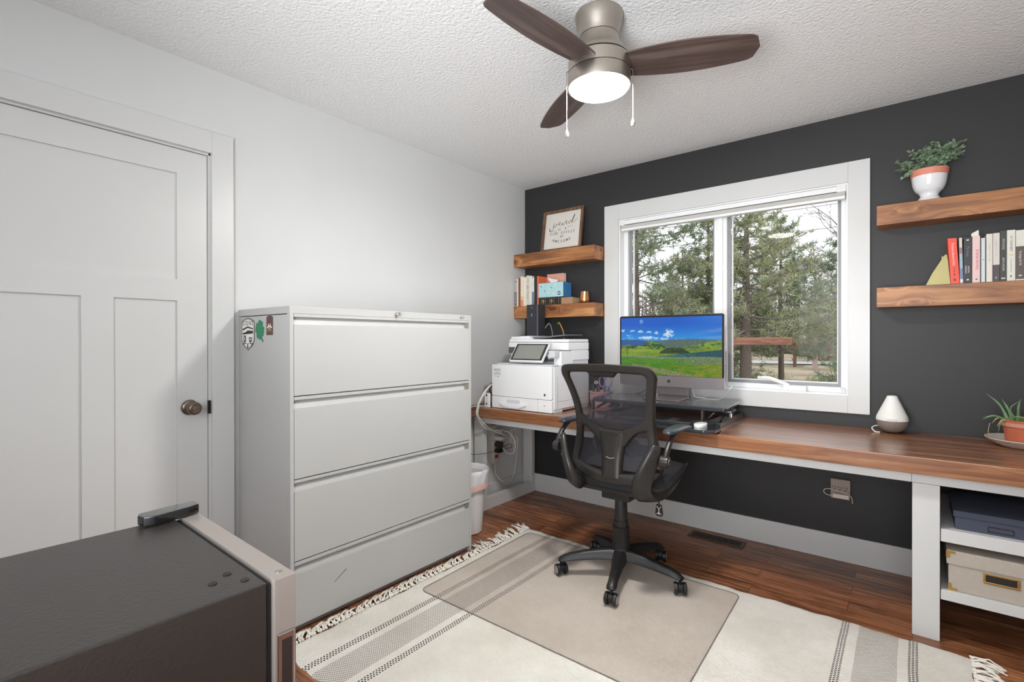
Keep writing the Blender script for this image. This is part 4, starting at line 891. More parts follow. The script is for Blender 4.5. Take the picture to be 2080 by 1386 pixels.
# apple outline on the chin
lg = MB(); lx, lz = 1.322, z0+.034
ap = []
for k in range(40):
    t = 2*PI*k/40; r = .0105*(1-.13*math.exp(-((t-PI/2)/.28)**2)-.09*math.exp(-((t-1.5*PI)/.22)**2)+.05*abs(math.cos(t)))
    x_, z_ = r*math.cos(t)*.95, r*math.sin(t)
    d_ = math.hypot(x_-.0135, z_-.0015)
    if d_ < .0058: x_ = .0135-.0058*math.cos(math.asin(max(-1, min(1, (z_-.0015)/.0058)))) 
    ap.append((lx+x_, lz+z_))
lg.prism(ap, lambda x, zz: (x,yy-.0011,zz), lambda x, zz: (x,yy-.0006,zz))
lg.prism([(lx+.0005,lz+.0108),(lx+.0015,lz+.0140),(lx+.0048,lz+.0162),(lx+.0042,lz+.0128)], lambda x, zz: (x,yy-.0011,zz), lambda x, zz: (x,yy-.0006,zz))
build('logo', lg, M_INK, im, smooth=False)
# stand: bent plate
st = MB(); prof = [(-.425,.8588),(-.425,.8640),(-.215,.8660),(-.200,.873),(-.262,1.05),(-.259,1.05),(-.194,.870),(-.200,.8588)]
prof = [(-.445,.8588),(-.445,.8640),(-.258,.8660),(-.240,.876),(-.252,1.06),(-.2465,1.06),(-.232,.870),(-.240,.8588)]
st.prism(prof, lambda y, zz: (1.322-.098-(.008 if zz < .87 else 0), y, zz), lambda y, zz: (1.322+.098+(.008 if zz < .87 else 0), y, zz))
build('stand', st, M_ALU, im, bevel=.0015)
for nm, pts, lab in (('a', [(1.45,-.27,.95),(1.452,-.25,.90),(1.458,-.23,.872),(1.50,-.20,.8615),(1.58,-.20,.8615),(1.62,-.22,.885),(1.66,-.25,.93),(1.668,-.235,.945),(1.66,-.20,.95)], 'white cable looping under the right corner of the computer'),
                  ('b', [(1.52,-.255,.95),(1.548,-.24,.925),(1.540,-.22,.895),(1.50,-.19,.868),(1.46,-.16,.8612),(1.40,-.13,.8612)], 'thin white cable dropping behind the computer stand')):
    cb = build('power_cable' if nm == 'a' else 'data_cable', MB().tube(catmull(pts, 6), .0018, 8), M_WHITEPL); tag(cb, lab.replace('right corner', 'corner'), 'cable')
cb = build('data_cable', MB().tube(catmull([(1.20,-.265,.93),(1.17,-.25,.905),(1.12,-.22,.880),(1.08,-.19,.864),(1.04,-.15,.8618)], 6), .002, 8), M_BLACKPL); tag(cb, 'black cable running down behind the computer toward the wall', 'cable')
# ---- pen cup with scissors and pens
z = DZt; pc = thing('pen_cup', 'pink ribbed pen cup on the desk behind the chair mesh', 'pen cup', (.783,-.16,z))
prof = []
n = 144; P = []
for r0, zz in ((.055,.0005),(.060,.004),(.060,.014),(.066,.020),(.072,.060),(.078,.104),(.081,.106),(.081,.112),(.076,.112),(.074,.10),(.062,.02),(.001,.012)):
    P.append([(.783+(r0*(1+(.045*math.cos(24*2*PI*k/n) if .018 < zz < .103 and r0 > .0655 else 0)))*math.cos(2*PI*k/n), -.16+(r0*(1+(.045*math.cos(24*2*PI*k/n) if .018 < zz < .103 and r0 > .0655 else 0)))*math.sin(2*PI*k/n), z+zz) for k in range(n)])
build('cup', MB().grid(P, closed_u=True), mat('pink_ceramic', (226,176,176), .5), pc, sharp=60)
def ring(cx, cy, cz, rx_, rz_, r):
    return [(cx+rx_*math.cos(2*PI*k/20), cy, cz+rz_*math.sin(2*PI*k/20)) for k in range(21)]
for (cx, cz, rx_, rz_, m_, lab) in ((.800,z+.185,.024,.036,'a','scissors with lilac loop handles standing in the pink pen cup'),):
    sc = thing('scissors', lab, 'scissors', (.815,-.165,z+.02))
    build('handle', MB().tube(ring(.795,-.165,z+.178,.022,.036,0), .0048, 8, cap=False), mat('lilac', (150,132,190), .4), sc)
    build('handle', MB().tube(ring(.843,-.165,z+.182,.026,.040,0), .0048, 8, cap=False), mat('lilac', (150,132,190), .4), sc)
    build('blade', MB().box(.812,.826,-.167,-.163,z+.02,z+.145), M_SILVER, sc)
for i, (x, y, c_, h, lab) in enumerate(((.722,-.165,(60,70,60),.150,'dark green pen'),(.735,-.18,(30,30,32),.165,'black marker'),(.748,-.15,(44,44,46),.160,'black pen'),(.760,-.185,(90,150,70),.135,'green highlighter'),(.772,-.17,(200,90,130),.150,'pink highlighter'),
        (.783,-.195,(160,50,90),.140,'magenta marker'),(.795,-.14,(226,226,226),.150,'white pen'),(.825,-.19,(60,80,150),.150,'blue marker'),(.838,-.16,(90,120,190),.146,'light blue marker'),(.822,-.13,(206,110,140),.138,'rose marker'))):
    lean = (x-.783)*.35
    dx = (x-.783)*.55; pn = thing('pen', lab+' in the pink pen cup', 'pen', (x,y,z+.015), 'pens in the pink cup')
    build('barrel', MB().cyl((x-dx,y,z+.016),(x,y,z+h-.03),.0042,seg=10), mat('pen_%d' % i, c_, .35), pn); build('cap', MB().cyl((x,y,z+h-.03),(x+dx*.3,y,z+h),.005,seg=10), mat('pen_%d' % i, c_, .35), pn)
tp = build('correction_tape', MB().tube(ring(.752,-.172,z+.170,.012,.008,0), .004, 8, cap=False), mat('cream_plastic', (222,216,200), .4)); tag(tp, 'cream looped clip poking out of the pink pen cup', 'clip')

# ---- things by the corner: power strip, plugs, cables
ps = thing('power_strip', 'white power strip with red switch on the wall under the printer', 'power strip', (.02,-.41,.29))
build('body', MB().box(.001,.036,-.438,-.378,.285,.575), M_OFFPL, ps, bevel=.006)
build('switch', MB().box(.0365,.041,-.425,-.392,.325,.352), mat('red_switch', (176,40,44), .3), ps, bevel=.002)
M_CORD = mat('white_cord', (222,219,212), .4)
build('power_cord', MB().tube(catmull([(.02,-.41,.285),(.03,-.405,.20),(.06,-.36,.14),(.05,-.28,.11),(.04,-.20,.16),(.03,-.16,.26),(.03,-.14,.36),(.035,-.145,.43),(.02,-.155,.446)], 8), .0042, 8), M_CORD, ps)
wo = thing('wall_outlet', 'white wall outlet behind the cord on the white wall under the desk', 'outlet', (.002,-.155,.41))
build('plate', MB().box(.001,.007,-.198,-.126,.385,.510), M_WHITEPL, wo, bevel=.002)
build('socket', MB().box(.0075,.010,-.180,-.144,.452,.490).box(.0075,.010,-.180,-.144,.405,.443), M_OFFPL, wo, bevel=.001)
for i, (zz, c_, lab, ln) in enumerate(((.535,M_WHITEPL,'upper white plug in the power strip',.06),(.480,M_WHITEPL,'lower white plug in the power strip',.065),(.430,M_GREYPL,'round grey adapter plug in the power strip',.05),(.385,M_BLACKPL,'small black plug above the red switch',.045))):
    pg = thing('plug', lab, 'plug', (.06,-.408,zz-.02))
    if i == 2: build('body', MB().cyl((.0365,-.408,zz),(.0365+ln,-.408,zz),.024), c_, pg, bevel=.003)
    else: build('body', MB().box(.0365,.0365+ln,-.432,-.384,zz-.014,zz+.014), c_, pg, bevel=.004)
for pts, m_, lab, r in (
    ([(.150,-.60,.90),(.135,-.64,.86),(.128,-.690,.80),(.125,-.716,.745),(.130,-.725,.690),(.150,-.66,.60),(.160,-.50,.545),(.105,-.412,.535)], M_CORD, 'thickest white cord draped over the desk edge to the upper white plug', .0045),
    ([(.180,-.60,.915),(.150,-.635,.87),(.140,-.695,.80),(.138,-.718,.745),(.145,-.722,.68),(.170,-.62,.585),(.180,-.47,.52),(.107,-.412,.482)], M_CORD, 'thinner white cord running from the printer over the desk edge to the lower white plug', .004),
    ([(.106,-.412,.535),(.16,-.42,.54),(.22,-.43,.50),(.235,-.43,.44),(.20,-.42,.385),(.13,-.41,.385),(.105,-.408,.415)], M_CORD, 'white cord curling in a wide loop under the desk', .004),
    ([(.16,-.66,.752),(.10,-.690,.752),(.06,-.714,.740),(.045,-.722,.700),(.05,-.716,.64),(.05,-.712,.50),(.05,-.712,.40),(.05,-.70,.14)], M_CORD, 'thin pale cord hanging straight down past the desk leg', .0025),
    ([(.02,-.74,.46),(.05,-.735,.43),(.10,-.70,.415),(.15,-.55,.42),(.185,-.43,.455),(.175,-.40,.425),(.12,-.405,.41),(.09,-.408,.428)], M_BLACKPL, 'thin black cord reaching from behind the cabinet to the plugs', .002),
    ([(.005,-.55,.7485),(.03,-.60,.752),(.07,-.62,.756),(.12,-.62,.752),(.17,-.60,.7485)], M_BLACKPL, 'thin black cord lying on the desk top by the wall', .002),
    ([(.165,-.50,.7505),(.12,-.48,.80),(.08,-.50,.86),(.10,-.54,.89),(.14,-.52,.87),(.13,-.49,.82),(.09,-.47,.80),(.07,-.52,.84),(.12,-.56,.90),(.17,-.55,.93)], M_BLACKPL, 'tangled black cables beside the printer', .004)):
    cb = build('cable', MB().tube(catmull(pts, 7), r, 8), m_); tag(cb, lab, 'cable')
cc = thing('charging_block', 'white charging block on edge beside the printer', 'charger', (.165,-.64,.746))
build('body', MB().box(.148,.190,-.668,-.650,.7456,.845), M_WHITEPL, cc, bevel=.003)
build('port', MB().box(.164,.173,-.6692,-.6681,.765,.778).box(.164,.173,-.6692,-.6681,.822,.840), M_INK, cc)
# ---- surge tap on the dark wall
sp = thing('surge_tap', 'beige six-socket surge tap plugged in on the dark wall', 'outlet', (2.175,-.02,.35))
build('body', MB().box(2.128,2.220,-.032,-.001,.345,.452), mat('beige_plastic', (152,136,124), .4), sp, bevel=.004)
o = MB()
for k in range(3):
    x = 2.146+k*.026
    o.box(x-.0075,x-.0045,-.0328,-.0318,.404,.414).box(x+.0045,x+.0075,-.0328,-.0318,.403,.413); o.lathe([(.0001,0),(.0035,0),(.0035,.0008),(.0001,.0008)], M=Matrix.Translation((x,-.0325,.396)) @ Matrix.Rotation(PI/2,4,'X'), seg=8)
build('sockets', o, M_INK, sp, smooth=False)
build('ledge', MB().box(2.130,2.218,-.040,-.032,.386,.391), mat('beige_plastic', (152,136,124), .4), sp, bevel=.001)
ch = thing('charger', 'white charger brick with coiled cable hanging at the surge tap', 'charger', (2.175,-.05,.35))
build('body', MB().box(2.140,2.216,-.058,-.0405,.353,.377), mat('charger_white', (206,190,180), .4), ch, bevel=.004)
build('cable', MB().tube(catmull([(2.145,-.05,.366),(2.118,-.052,.364),(2.100,-.052,.376),(2.104,-.052,.392),(2.125,-.05,.398),(2.16,-.045,.393),(2.20,-.044,.385),(2.224,-.046,.37),(2.230,-.046,.345),(2.229,-.046,.335)], 6), .0022, 8), mat('charger_white', (206,190,180), .4), ch)
# ============================================================ OFFICE CHAIR
HX, HY = 1.315, -.930
ch = thing('office_chair', 'charcoal mesh-back office chair on casters pulled up to the desk', 'office chair', (HX,HY,0))
M_CH = mat('chair_grey', (38,35,33), .36, bump=.1, bscale=900, bdist=.0002); M_CHB = mat('chair_black', (27,26,26), .42, bump=.1, bscale=900, bdist=.0002)
M_SEAT = mat('seat_fabric', (28,28,32), .75, bump=.4, bscale=700, bdist=.0006)
M_HUB = mat('hub_cap', (150,146,142), .35, .3)
M_LEATH = mat('pad_vinyl', (52,56,62), .3, bump=.2, bscale=300, bdist=.0004)
FZ = .0095
build('hub', MB().lathe([(.0001,.092),(.036,.092),(.050,.100),(.052,.135),(.046,.150),(.0445,.160),(.0001,.160)], HX, HY, 36), M_CHB, ch)
col = build('gas_column', MB().lathe([(.0001,.150),(.044,.150),(.044,.155),(.0415,.258),(.0425,.260),(.0425,.264),(.037,.266),(.0365,.296),(.034,.298),(.0300,.400),(.029,.408),(.020,.410),(.0001,.410)], HX, HY, 36), M_CHB, ch)
build('piston', MB().cyl((HX,HY,.405),(HX,HY,.440),.0125), M_CHROME, col)
for k in range(5):
    a = math.radians(216+72*k); ux, uy = math.cos(a), math.sin(a); vx, vy = -uy, ux
    P = []
    for r, zt, zb, w in ((.020,.150,.100,.040),(.060,.150,.100,.034),(.12,.143,.098,.027),(.20,.131,.092,.023),(.262,.118,.086,.021),(.290,.108,.082,.022),(.312,.096,.080,.020),(.320,.086,.082,.012)):
        c = (HX+ux*r, HY+uy*r)
        def q(s_, z): return (c[0]+vx*s_, c[1]+vy*s_, z)
        P.append([q(-w*.8,zt-.005), q(-w*.4,zt+.002), q(w*.4,zt+.002), q(w*.8,zt-.005), q(w*1.1,zb+.006), q(w*.85,zb), q(-w*.85,zb), q(-w*1.1,zb+.006)])
    mb = MB().grid(P, closed_u=True); mb.f.append(tuple(range(8))); mb.f.append(tuple(range(56,64)))
    lg_ = build('base_leg', mb, M_CHB, ch, sharp=50)
    P = []
    for r, dz, w in ((.205,.0018,.0165),(.262,.0018,.0158),(.290,.0022,.0155),(.306,.001,.010)):
        zt = .131+(r-.20)*-.21 if r < .27 else (.108 if r < .3 else .099); zt += dz
        c = (HX+ux*r, HY+uy*r); P.append([(c[0]+vx*w*.9,c[1]+vy*w*.9,zt-.003),(c[0]+vx*w*.4,c[1]+vy*w*.4,zt),(c[0]-vx*w*.4,c[1]-vy*w*.4,zt),(c[0]-vx*w*.9,c[1]-vy*w*.9,zt-.003)])
    build('foot_cap', MB().grid(P), M_CH, lg_)
    cx, cy = HX+ux*.305, HY+uy*.305; ca = math.radians([62, 8, 28, 12, 20][k]); wx, wy = math.cos(ca), math.sin(ca)   # wheel axle direction
    cz = FZ+.0285
    cst = build('caster', MB().cyl((cx,cy,.062),(cx,cy,.094),.0075).tube([(cx-wx*.010,cy-wy*.010,cz+.004),(cx+wx*.010,cy+wy*.010,cz+.004)], .0225, 20).box(cx-.009,cx+.009,cy-.012,cy+.012,cz+.01,.064), M_RUBBER, ch)
    for s_ in (-1, 1):
        A_ = Vector((cx+wx*.0125*s_, cy+wy*.0125*s_, cz)); B_ = Vector((cx+wx*.029*s_, cy+wy*.029*s_, cz)); D = (B_-A_)
        build('wheel', MB().tube([A_, A_+D*.12, A_+D*.5, A_+D*.86, B_], [.0262,.0283,.0285,.0275,.0245], 28), M_CHB, cst)
        build('hub_cap', MB().tube([B_, B_+D*.07, B_+D*.13], [.0195,.0185,.006], 24), M_HUB, cst)
# mechanism and seat
build('mechanism', MB().box(HX-.075,HX+.075,-1.00,-.80,.412,.452).box(HX-.14,HX+.14,-.96,-.86,.43,.462), M_CHB, ch, bevel=.006)
def seat_loop(hw, y0, y1, r, z, dz=0):
    return [(x, y, z+.20*(y+1.03)+dz*((y-y0)/(y1-y0))**3) for x, y in rrect(HX+.005-hw, HX+.005+hw, y0, y1, r, 7)]
P = [seat_loop(.200,-1.00,-.69,.06,.440), seat_loop(.236,-1.025,-.665,.07,.452,-.004), seat_loop(.246,-1.030,-.660,.075,.474,-.006)]
mb = MB().grid(P, closed_u=True); mb.f.append(tuple(range(28)))
build('seat_pan', mb, M_CHB, ch, sharp=60)
P = [seat_loop(.244,-1.030,-.660,.075,.4755,-.006), seat_loop(.250,-1.036,-.650,.08,.496,-.012), seat_loop(.248,-1.034,-.655,.08,.518,-.022), seat_loop(.230,-1.018,-.675,.08,.530,-.030), seat_loop(.18,-.97,-.72,.06,.532,-.02), seat_loop(.09,-.93,-.78,.04,.526,-.008), seat_loop(.02,-.90,-.86,.01,.524)]
mb = MB().grid(P, closed_u=True); mb.f.append(tuple(range(28))); mb.f.append(tuple(range(6*28,7*28)))
build('seat', mb, M_SEAT, ch, sharp=75)
# backrest surface: y from height, slight wrap
BX = 1.326
def ys(z): 
    t = (z-.56)/(1.10-.56); return -1.050 - .005*t - .115*t*t + .030*math.sin(PI*min(1, max(0, t)))
def S(x, z, o=0): 
    u = (x-BX)/.26; return Vector((x, ys(z)+.045*u*u-o, z))
def plate(name, poly, th, m_, parent, bev=.004, o=0, k=1, nsub=0):
    """a thick plate cut to the poly (x, z), wrapped on the back surface"""
    bm = bmesh.new(); vs = [bm.verts.new((x, 0, z)) for x, z in poly]; bm.faces.new(vs)
    bmesh.ops.triangulate(bm, faces=bm.faces); mb = MB()
    pts = [v.co.copy() for v in bm.verts]; fs = [tuple(v.index for v in f.verts) for f in bm.faces]; bm.free()
def band(L_, R_, o=0, th=.022, rnd=.3):
    """strip between two polylines of (x, z), thickness th, rounded rear"""
    n = len(L_); P = []
    for i in range(n):
        a_, b_ = L_[i], R_[i]; ring_ = []
        for t, d in ((0,.45),(.09,.93),(.3,1),(.7,1),(.91,.93),(1,.45),(1,-.0),(0,-.0)):
            x = a_[0]+(b_[0]-a_[0])*t; z = a_[1]+(b_[1]-a_[1])*t; ring_.append(S(x, z, o+th*d))
        P.append(ring_)
    mb = MB().grid(P, closed_u=True); mb.f.append(tuple(range(8))); mb.f.append(tuple(range((n-1)*8, n*8))); return mb
def cm2(p, k=6): return [(q.x, q.y) for q in catmull([(x, z, 0) for x, z in p], k)]
def arc_frame(outer, inner, k=5, o=0, th=.024, closed=True):
    O = catmull([(x, z, 0) for x, z in outer+[outer[0]]], k); I = catmull([(x, z, 0) for x, z in inner+[inner[0]]], k)
    return band([(q.x, q.y) for q in O], [(q.x, q.y) for q in I], o, th)
hw = lambda z: .252-.040*math.sin(PI*max(0, min(1, (z-.58)/.50)))**1.2+.006*((z-.8)/.3)
def side(sgn, z, inset): return (BX+sgn*(hw(z)-inset), z)
zs = [.600,.66,.72,.78,.84,.90,.96,1.01,1.045]
outer = [side(1,z,0) for z in zs] + [(BX+.238,1.078),(BX+.205,1.094),(BX+.10,1.100),(BX,1.102),(BX-.10,1.100),(BX-.205,1.094),(BX-.238,1.078)] + [side(-1,z,0) for z in zs[::-1]] + [(BX-.212,.556),(BX-.165,.528),(BX-.06,.511),(BX+.06,.511),(BX+.165,.528),(BX+.212,.556)]
ins = lambda z: .040+.006*max(0, (.9-z)/.3)
inner = [side(1,z,ins(z)) for z in zs[:8]] + [(BX+.206,1.038),(BX+.196,1.052),(BX+.175,1.056),(BX+.085,1.060),(BX,1.060),(BX-.085,1.060),(BX-.175,1.056),(BX-.196,1.052),(BX-.206,1.038)] + [side(-1,z,ins(z)) for z in zs[:8][::-1]] + [(BX-.172,.586),(BX-.13,.576),(BX-.05,.566),(BX+.05,.566),(BX+.13,.576),(BX+.172,.586)]
build('back_frame', arc_frame(outer, inner, 4), M_CH, ch, sharp=60)
n_ = len(outer)
grip = band([(BX-.075,1.064),(BX-.06,1.064),(BX+.06,1.064),(BX+.075,1.064)], [(BX-.075,1.058),(BX-.052,1.038),(BX+.052,1.038),(BX+.075,1.058)], 0, .022)
build('grip', grip, M_CHB, ch)
# Y-shaped spine: two arms and the broad centre
for sg in (-1, 1):
    Lp = cm2([side(sg,.852,.030),(BX+sg*.135,.812),(BX+sg*.072,.788),(BX+sg*.035,.778),(BX,.777)], 5)
    Rp = cm2([side(sg,.775,.020),(BX+sg*.140,.770),(BX+sg*.098,.735),(BX+sg*.060,.690),(BX,.685)], 5)
    build('spine_arm', band(Lp if sg > 0 else Lp, Rp, .0005, .0235), M_CH, ch, sharp=60)
sp_z = [.765,.74,.70,.66,.61,.545]
wl = [.075,.078,.066,.058,.054,.056]
build('spine', band([(BX-w, z) for w, z in zip(wl, sp_z)], [(BX+w, z) for w, z in zip(wl, sp_z)], .001, .0255), M_CH, ch, sharp=60)
build('spine_panel', band([(BX-.040,.748),(BX-.034,.70),(BX-.028,.64),(BX-.025,.632)], [(BX+.040,.748),(BX+.034,.70),(BX+.028,.64),(BX+.025,.632)], .0262, .003), M_CH, ch)
build('spine_mark', MB().tube(catmull([S(BX-.022,.642,.030), S(BX,.637,.031), S(BX+.022,.642,.030)], 4), .0018, 6), mat('mark_pale', (150,138,124), .4), ch)
# mesh
M_MESH = bpy.data.materials.new('chair_mesh'); M_MESH.use_nodes = True; nt = M_MESH.node_tree; N = nt.nodes; L = nt.links; p = N['Principled BSDF']
p.inputs['Base Color'].default_value = srgb(44,42,48); p.inputs['Roughness'].default_value = .6
tr = N.new('ShaderNodeBsdfTransparent'); mi = N.new('ShaderNodeMixShader'); mi.inputs[0].default_value = .62
L.new(tr.outputs[0], mi.inputs[1]); L.new(p.outputs[0], mi.inputs[2]); L.new(mi.outputs[0], N['Material Output'].inputs[0])
P = []
for i in range(25):
    z = .785+(1.066-.785)*i/24; h = hw(min(z,1.03))-.03; P.append([S(BX+h*(k/16*2-1), z, -.004) for k in range(17)])
P2 = []
for i in range(15):
    z = .58+(.80-.58)*i/14; h = hw(z)-.03; P2.append([S(BX+h*(k/16*2-1), z, -.004) for k in range(17)])
build('mesh_panel', MB().grid(P), M_MESH, ch, sharp=80)
build('lower_mesh', MB().grid(P2), mat('lumbar_fabric', (46,44,50), .7, bump=.3, bscale=900), ch, sharp=80) if False else build('mesh_panel', MB().grid(P2), M_MESH, ch, sharp=80)
# lumbar adjuster seen through the openings
lb = MB()
for cx in (1.395, 1.235):
    lb.lathe([(.018,0),(.050,0),(.052,.006),(.044,.012),(.034,.006),(.030,.012),(.016,.012)], M=Matrix.Translation((cx, -.985, .69)) @ Matrix.Rotation(PI/2, 4, 'X'), seg=28)
build('lumbar_support', lb, M_CHB, ch)
build('lumbar_bracket', MB().box(1.235,1.395,-.995,-.985,.675,.705).box(1.36,1.372,-1.012,-.998,.66,.745), M_CHB, ch, bevel=.003)
# arms
for sg, side_ in ((1,'r'), (-1,'l')):
    X0 = BX+sg*.262; Xb = BX+sg*.175
    def A(x, y, z): return (x, y, z)
    # side bracket: from the back frame down and forward under the seat
    q_ = lambda d: BX+sg*d
    rows_ = [(q_(.252),-1.100,.740,.010,.017),(q_(.248),-1.108,.724,.014,.027),(q_(.236),-1.122,.680,.015,.034),(q_(.213),-1.134,.620,.016,.042),(q_(.190),-1.134,.560,.020,.049),(q_(.176),-1.108,.508,.030,.050),(q_(.190),-1.055,.486,.034,.042),(q_(.215),-.99,.484,.033,.030),(q_(.238),-.92,.500,.031,.018),(q_(.246),-.84,.524,.029,.012),(q_(.250),-.76,.555,.024,.010),(q_(.250),-.705,.582,.014,.008)]
    P = []
    for i, (x, y, z, w, t) in enumerate(rows_):
        a_, b_ = rows_[max(i-1,0)], rows_[min(i+1,len(rows_)-1)]; d = (Vector(b_[:3])-Vector(a_[:3])).normalized(); e = Vector((sg*.72,.69,0)); e = (e-d*e.dot(d)).normalized(); nrm = d.cross(e)*sg
        c = Vector((x, y, z))
        P.append([c+nrm*w*u+e*t*v_ for u, v_ in ((-1,-.6),(-.8,-1),(.8,-1),(1,-.6),(1,.6),(.8,1),(-.8,1),(-1,.6))])
    mb = MB().grid(P, closed_u=True); mb.f.append(tuple(range(8))); mb.f.append(tuple(range((len(P)-1)*8, len(P)*8)))
    br = build('arm_bracket', mb, M_CH, ch, sub=1, sharp=80)
    for zz, yy_, xo in ((.712,-1.112,.243),(.636,-1.131,.220)):
        bc = Vector((q_(xo), yy_, zz)); bn = Vector((sg*.69,-.72,0)); build('bolt', MB().cyl(bc+bn*.008, bc+bn*.0195,.0085,.007), M_SILVER if False else M_CH, br)
    # pivot knob
    px = X0+sg*.012; build('pivot', MB().tube([(px-sg*.004,-1.098,.668),(px+sg*.020,-1.098,.668),(px+sg*.030,-1.098,.668),(px+sg*.034,-1.098,.668)], [.026,.026,.024,.018], 28), M_CH, br)
    build('pivot_cap', MB().cyl((px+sg*.034,-1.098,.668),(px+sg*.036,-1.098,.668),.016), M_SILVER if sg > 0 else M_CH, br)
    # upright
    xa = px+sg*.014
    P = []
    for y, z, w, t in ((-1.100,.660,.020,.011),(-1.092,.690,.018,.0115),(-1.070,.725,.015,.012),(-1.035,.758,.014,.013),(-.995,.780,.016,.015),(-.965,.790,.022,.018)):
        P.append([(xa+t*u, y+w*v_*.9, z-w*v_*.25) for u, v_ in ((-1,-.6),(-.6,-1),(.6,-1),(1,-.6),(1,.6),(.6,1),(-.6,1),(-1,.6))])
    mb = MB().grid(P, closed_u=True); mb.f.append(tuple(range(8))); mb.f.append(tuple(range(40,48)))
    build('arm_post', mb, M_CH, ch, sub=1, sharp=80)
    P = []
    for y, w, zt, zb in ((-1.070,.012,.796,.782),(-1.062,.026,.803,.779),(-1.02,.035,.809,.779),(-.93,.038,.811,.779),(-.86,.038,.808,.779),(-.815,.032,.800,.782),(-.800,.016,.792,.782)):
        x = xa-sg*.006; P.append([(x-w,y,zb+.004),(x-w*.96,y,(zt+zb)/2+.003),(x-w*.7,y,zt-.002),(x,y,zt),(x+w*.7,y,zt-.002),(x+w*.96,y,(zt+zb)/2+.003),(x+w,y,zb+.004),(x,y,zb)])
    mb = MB().grid(P, closed_u=True); mb.f.append(tuple(range(8))); mb.f.append(tuple(range(48,56)))
    build('arm_pad', mb, M_LEATH, ch, sub=1, sharp=80)
# height lever with tag
lv_ = build('lever', MB().tube(catmull([(1.39,-.90,.446),(1.45,-.895,.446),(1.488,-.89,.438),(1.497,-.888,.415),(1.499,-.886,.402)], 5), .0035, 8), M_CHB, ch)
fb = build('lever_tag', MB().prism([(1.486,.400),(1.512,.400),(1.520,.352),(1.514,.342),(1.488,.342),(1.480,.352)], lambda x, z: (x,-.884,z), lambda x, z: (x,-.892,z)), M_CHB, ch, bevel=.002)
o = MB().tube([(1.500,-.8925,.350),(1.500,-.8925,.378)], .0016, 6).tube([(1.490,-.8925,.392),(1.500,-.8925,.376),(1.510,-.8925,.392)], .0016, 6).tube([(1.489,-.8925,.352),(1.500,-.8925,.362),(1.511,-.8925,.352)], .0016, 6)
build('tag_symbol', o, M_WHITEINK, fb)
# ============================================================ RUG, MAT, FRIDGE, BIN
def rug_mat():
    m = bpy.data.materials.new('woven_rug'); m.use_nodes = True; nt = m.node_tree; N = nt.nodes; L = nt.links; p = N['Principled BSDF']
    p.inputs['Roughness'].default_value = .95; p.inputs['Specular IOR Level'].default_value = .1
    tc = N.new('ShaderNodeTexCoord'); sp = N.new('ShaderNodeSeparateXYZ'); L.new(tc.outputs['Object'], sp.inputs[0])
    X, Y = sp.outputs[0], sp.outputs[1]
    def mth(op, a, b=None, c=None):
        n = N.new('ShaderNodeMath'); n.operation = op
        for i, q in enumerate((a, b, c)):
            if q is None: continue
            if isinstance(q, (int, float)): n.inputs[i].default_value = q
            else: L.new(q, n.inputs[i])
        return n.outputs[0]
    AX = mth('ABSOLUTE', X)           # stripes repeat mirrored at both ends
    wob = N.new('ShaderNodeTexNoise'); wob.inputs['Scale'].default_value = 2.5; L.new(tc.outputs['Object'], wob.inputs['Vector'])
    A = mth('MULTIPLY_ADD', mth('SUBTRACT', wob.outputs['Fac'], .5), .012, AX)
    def inside(a, b): return mth('MULTIPLY', mth('GREATER_THAN', A, a), mth('LESS_THAN', A, b))
    # two dotted bands of three thread rows and a grey band between
    d1a, d1b, g0, g1, d2a, d2b = STR
    def dots(a, b):
        w = (b-a)/3; row = mth('DIVIDE', mth('SUBTRACT', A, a), w); fr = mth('FRACT', row); par = mth('MULTIPLY', mth('FLOOR', row), .5)
        yy = mth('FRACT', mth('ADD', mth('DIVIDE', Y, .0125), par))
        k = mth('MULTIPLY', mth('LESS_THAN', yy, .55), mth('MULTIPLY', mth('GREATER_THAN', fr, .15), mth('LESS_THAN', fr, .85)))
        return mth('MULTIPLY', inside(a, b), k)
    dk = mth('MAXIMUM', dots(d1a, d1b), dots(d2a, d2b))
    gb = mth('MULTIPLY', inside(g0, g1), mth('LESS_THAN', mth('FRACT', mth('ADD', mth('DIVIDE', Y, .0105), mth('MULTIPLY', mth('FLOOR', mth('DIVIDE', A, .0075)), .37))), .55))
    nz = N.new('ShaderNodeTexNoise'); nz.inputs['Scale'].default_value = 3; nz.inputs['Detail'].default_value = 6; L.new(tc.outputs['Object'], nz.inputs['Vector'])
    r = ramp(N, [(.3, srgb(222,215,203)), (.6, srgb(240,235,226))]); L.new(nz.outputs['Fac'], r.inputs[0])
    m1 = N.new('ShaderNodeMix'); m1.data_type = 'RGBA'; m1.inputs[7].default_value = srgb(172,166,160); L.new(gb, m1.inputs[0]); L.new(r.outputs[0], m1.inputs[6])
    m2 = N.new('ShaderNodeMix'); m2.data_type = 'RGBA'; m2.inputs[7].default_value = srgb(84,82,82); L.new(dk, m2.inputs[0]); L.new(m1.outputs[2], m2.inputs[6])
    L.new(m2.outputs[2], p.inputs['Base Color'])
    wv = mth('MULTIPLY', mth('SINE', mth('MULTIPLY', X, 2*PI/.011)), mth('SINE', mth('MULTIPLY', Y, 2*PI/.008)))
    n4 = N.new('ShaderNodeTexNoise'); n4.inputs['Scale'].default_value = 260; L.new(tc.outputs['Object'], n4.inputs['Vector'])
    hh = mth('ADD', wv, mth('MULTIPLY', n4.outputs['Fac'], 1.5))
    b = N.new('ShaderNodeBump'); b.inputs['Strength'].default_value = .7; b.inputs['Distance'].default_value = .0025; L.new(hh, b.inputs['Height']); L.new(b.outputs[0], p.inputs['Normal'])
    return m
RX0, RX1, RY0, RY1 = .556, 2.655, -2.315, -.702
rcx = (RX0+RX1)/2
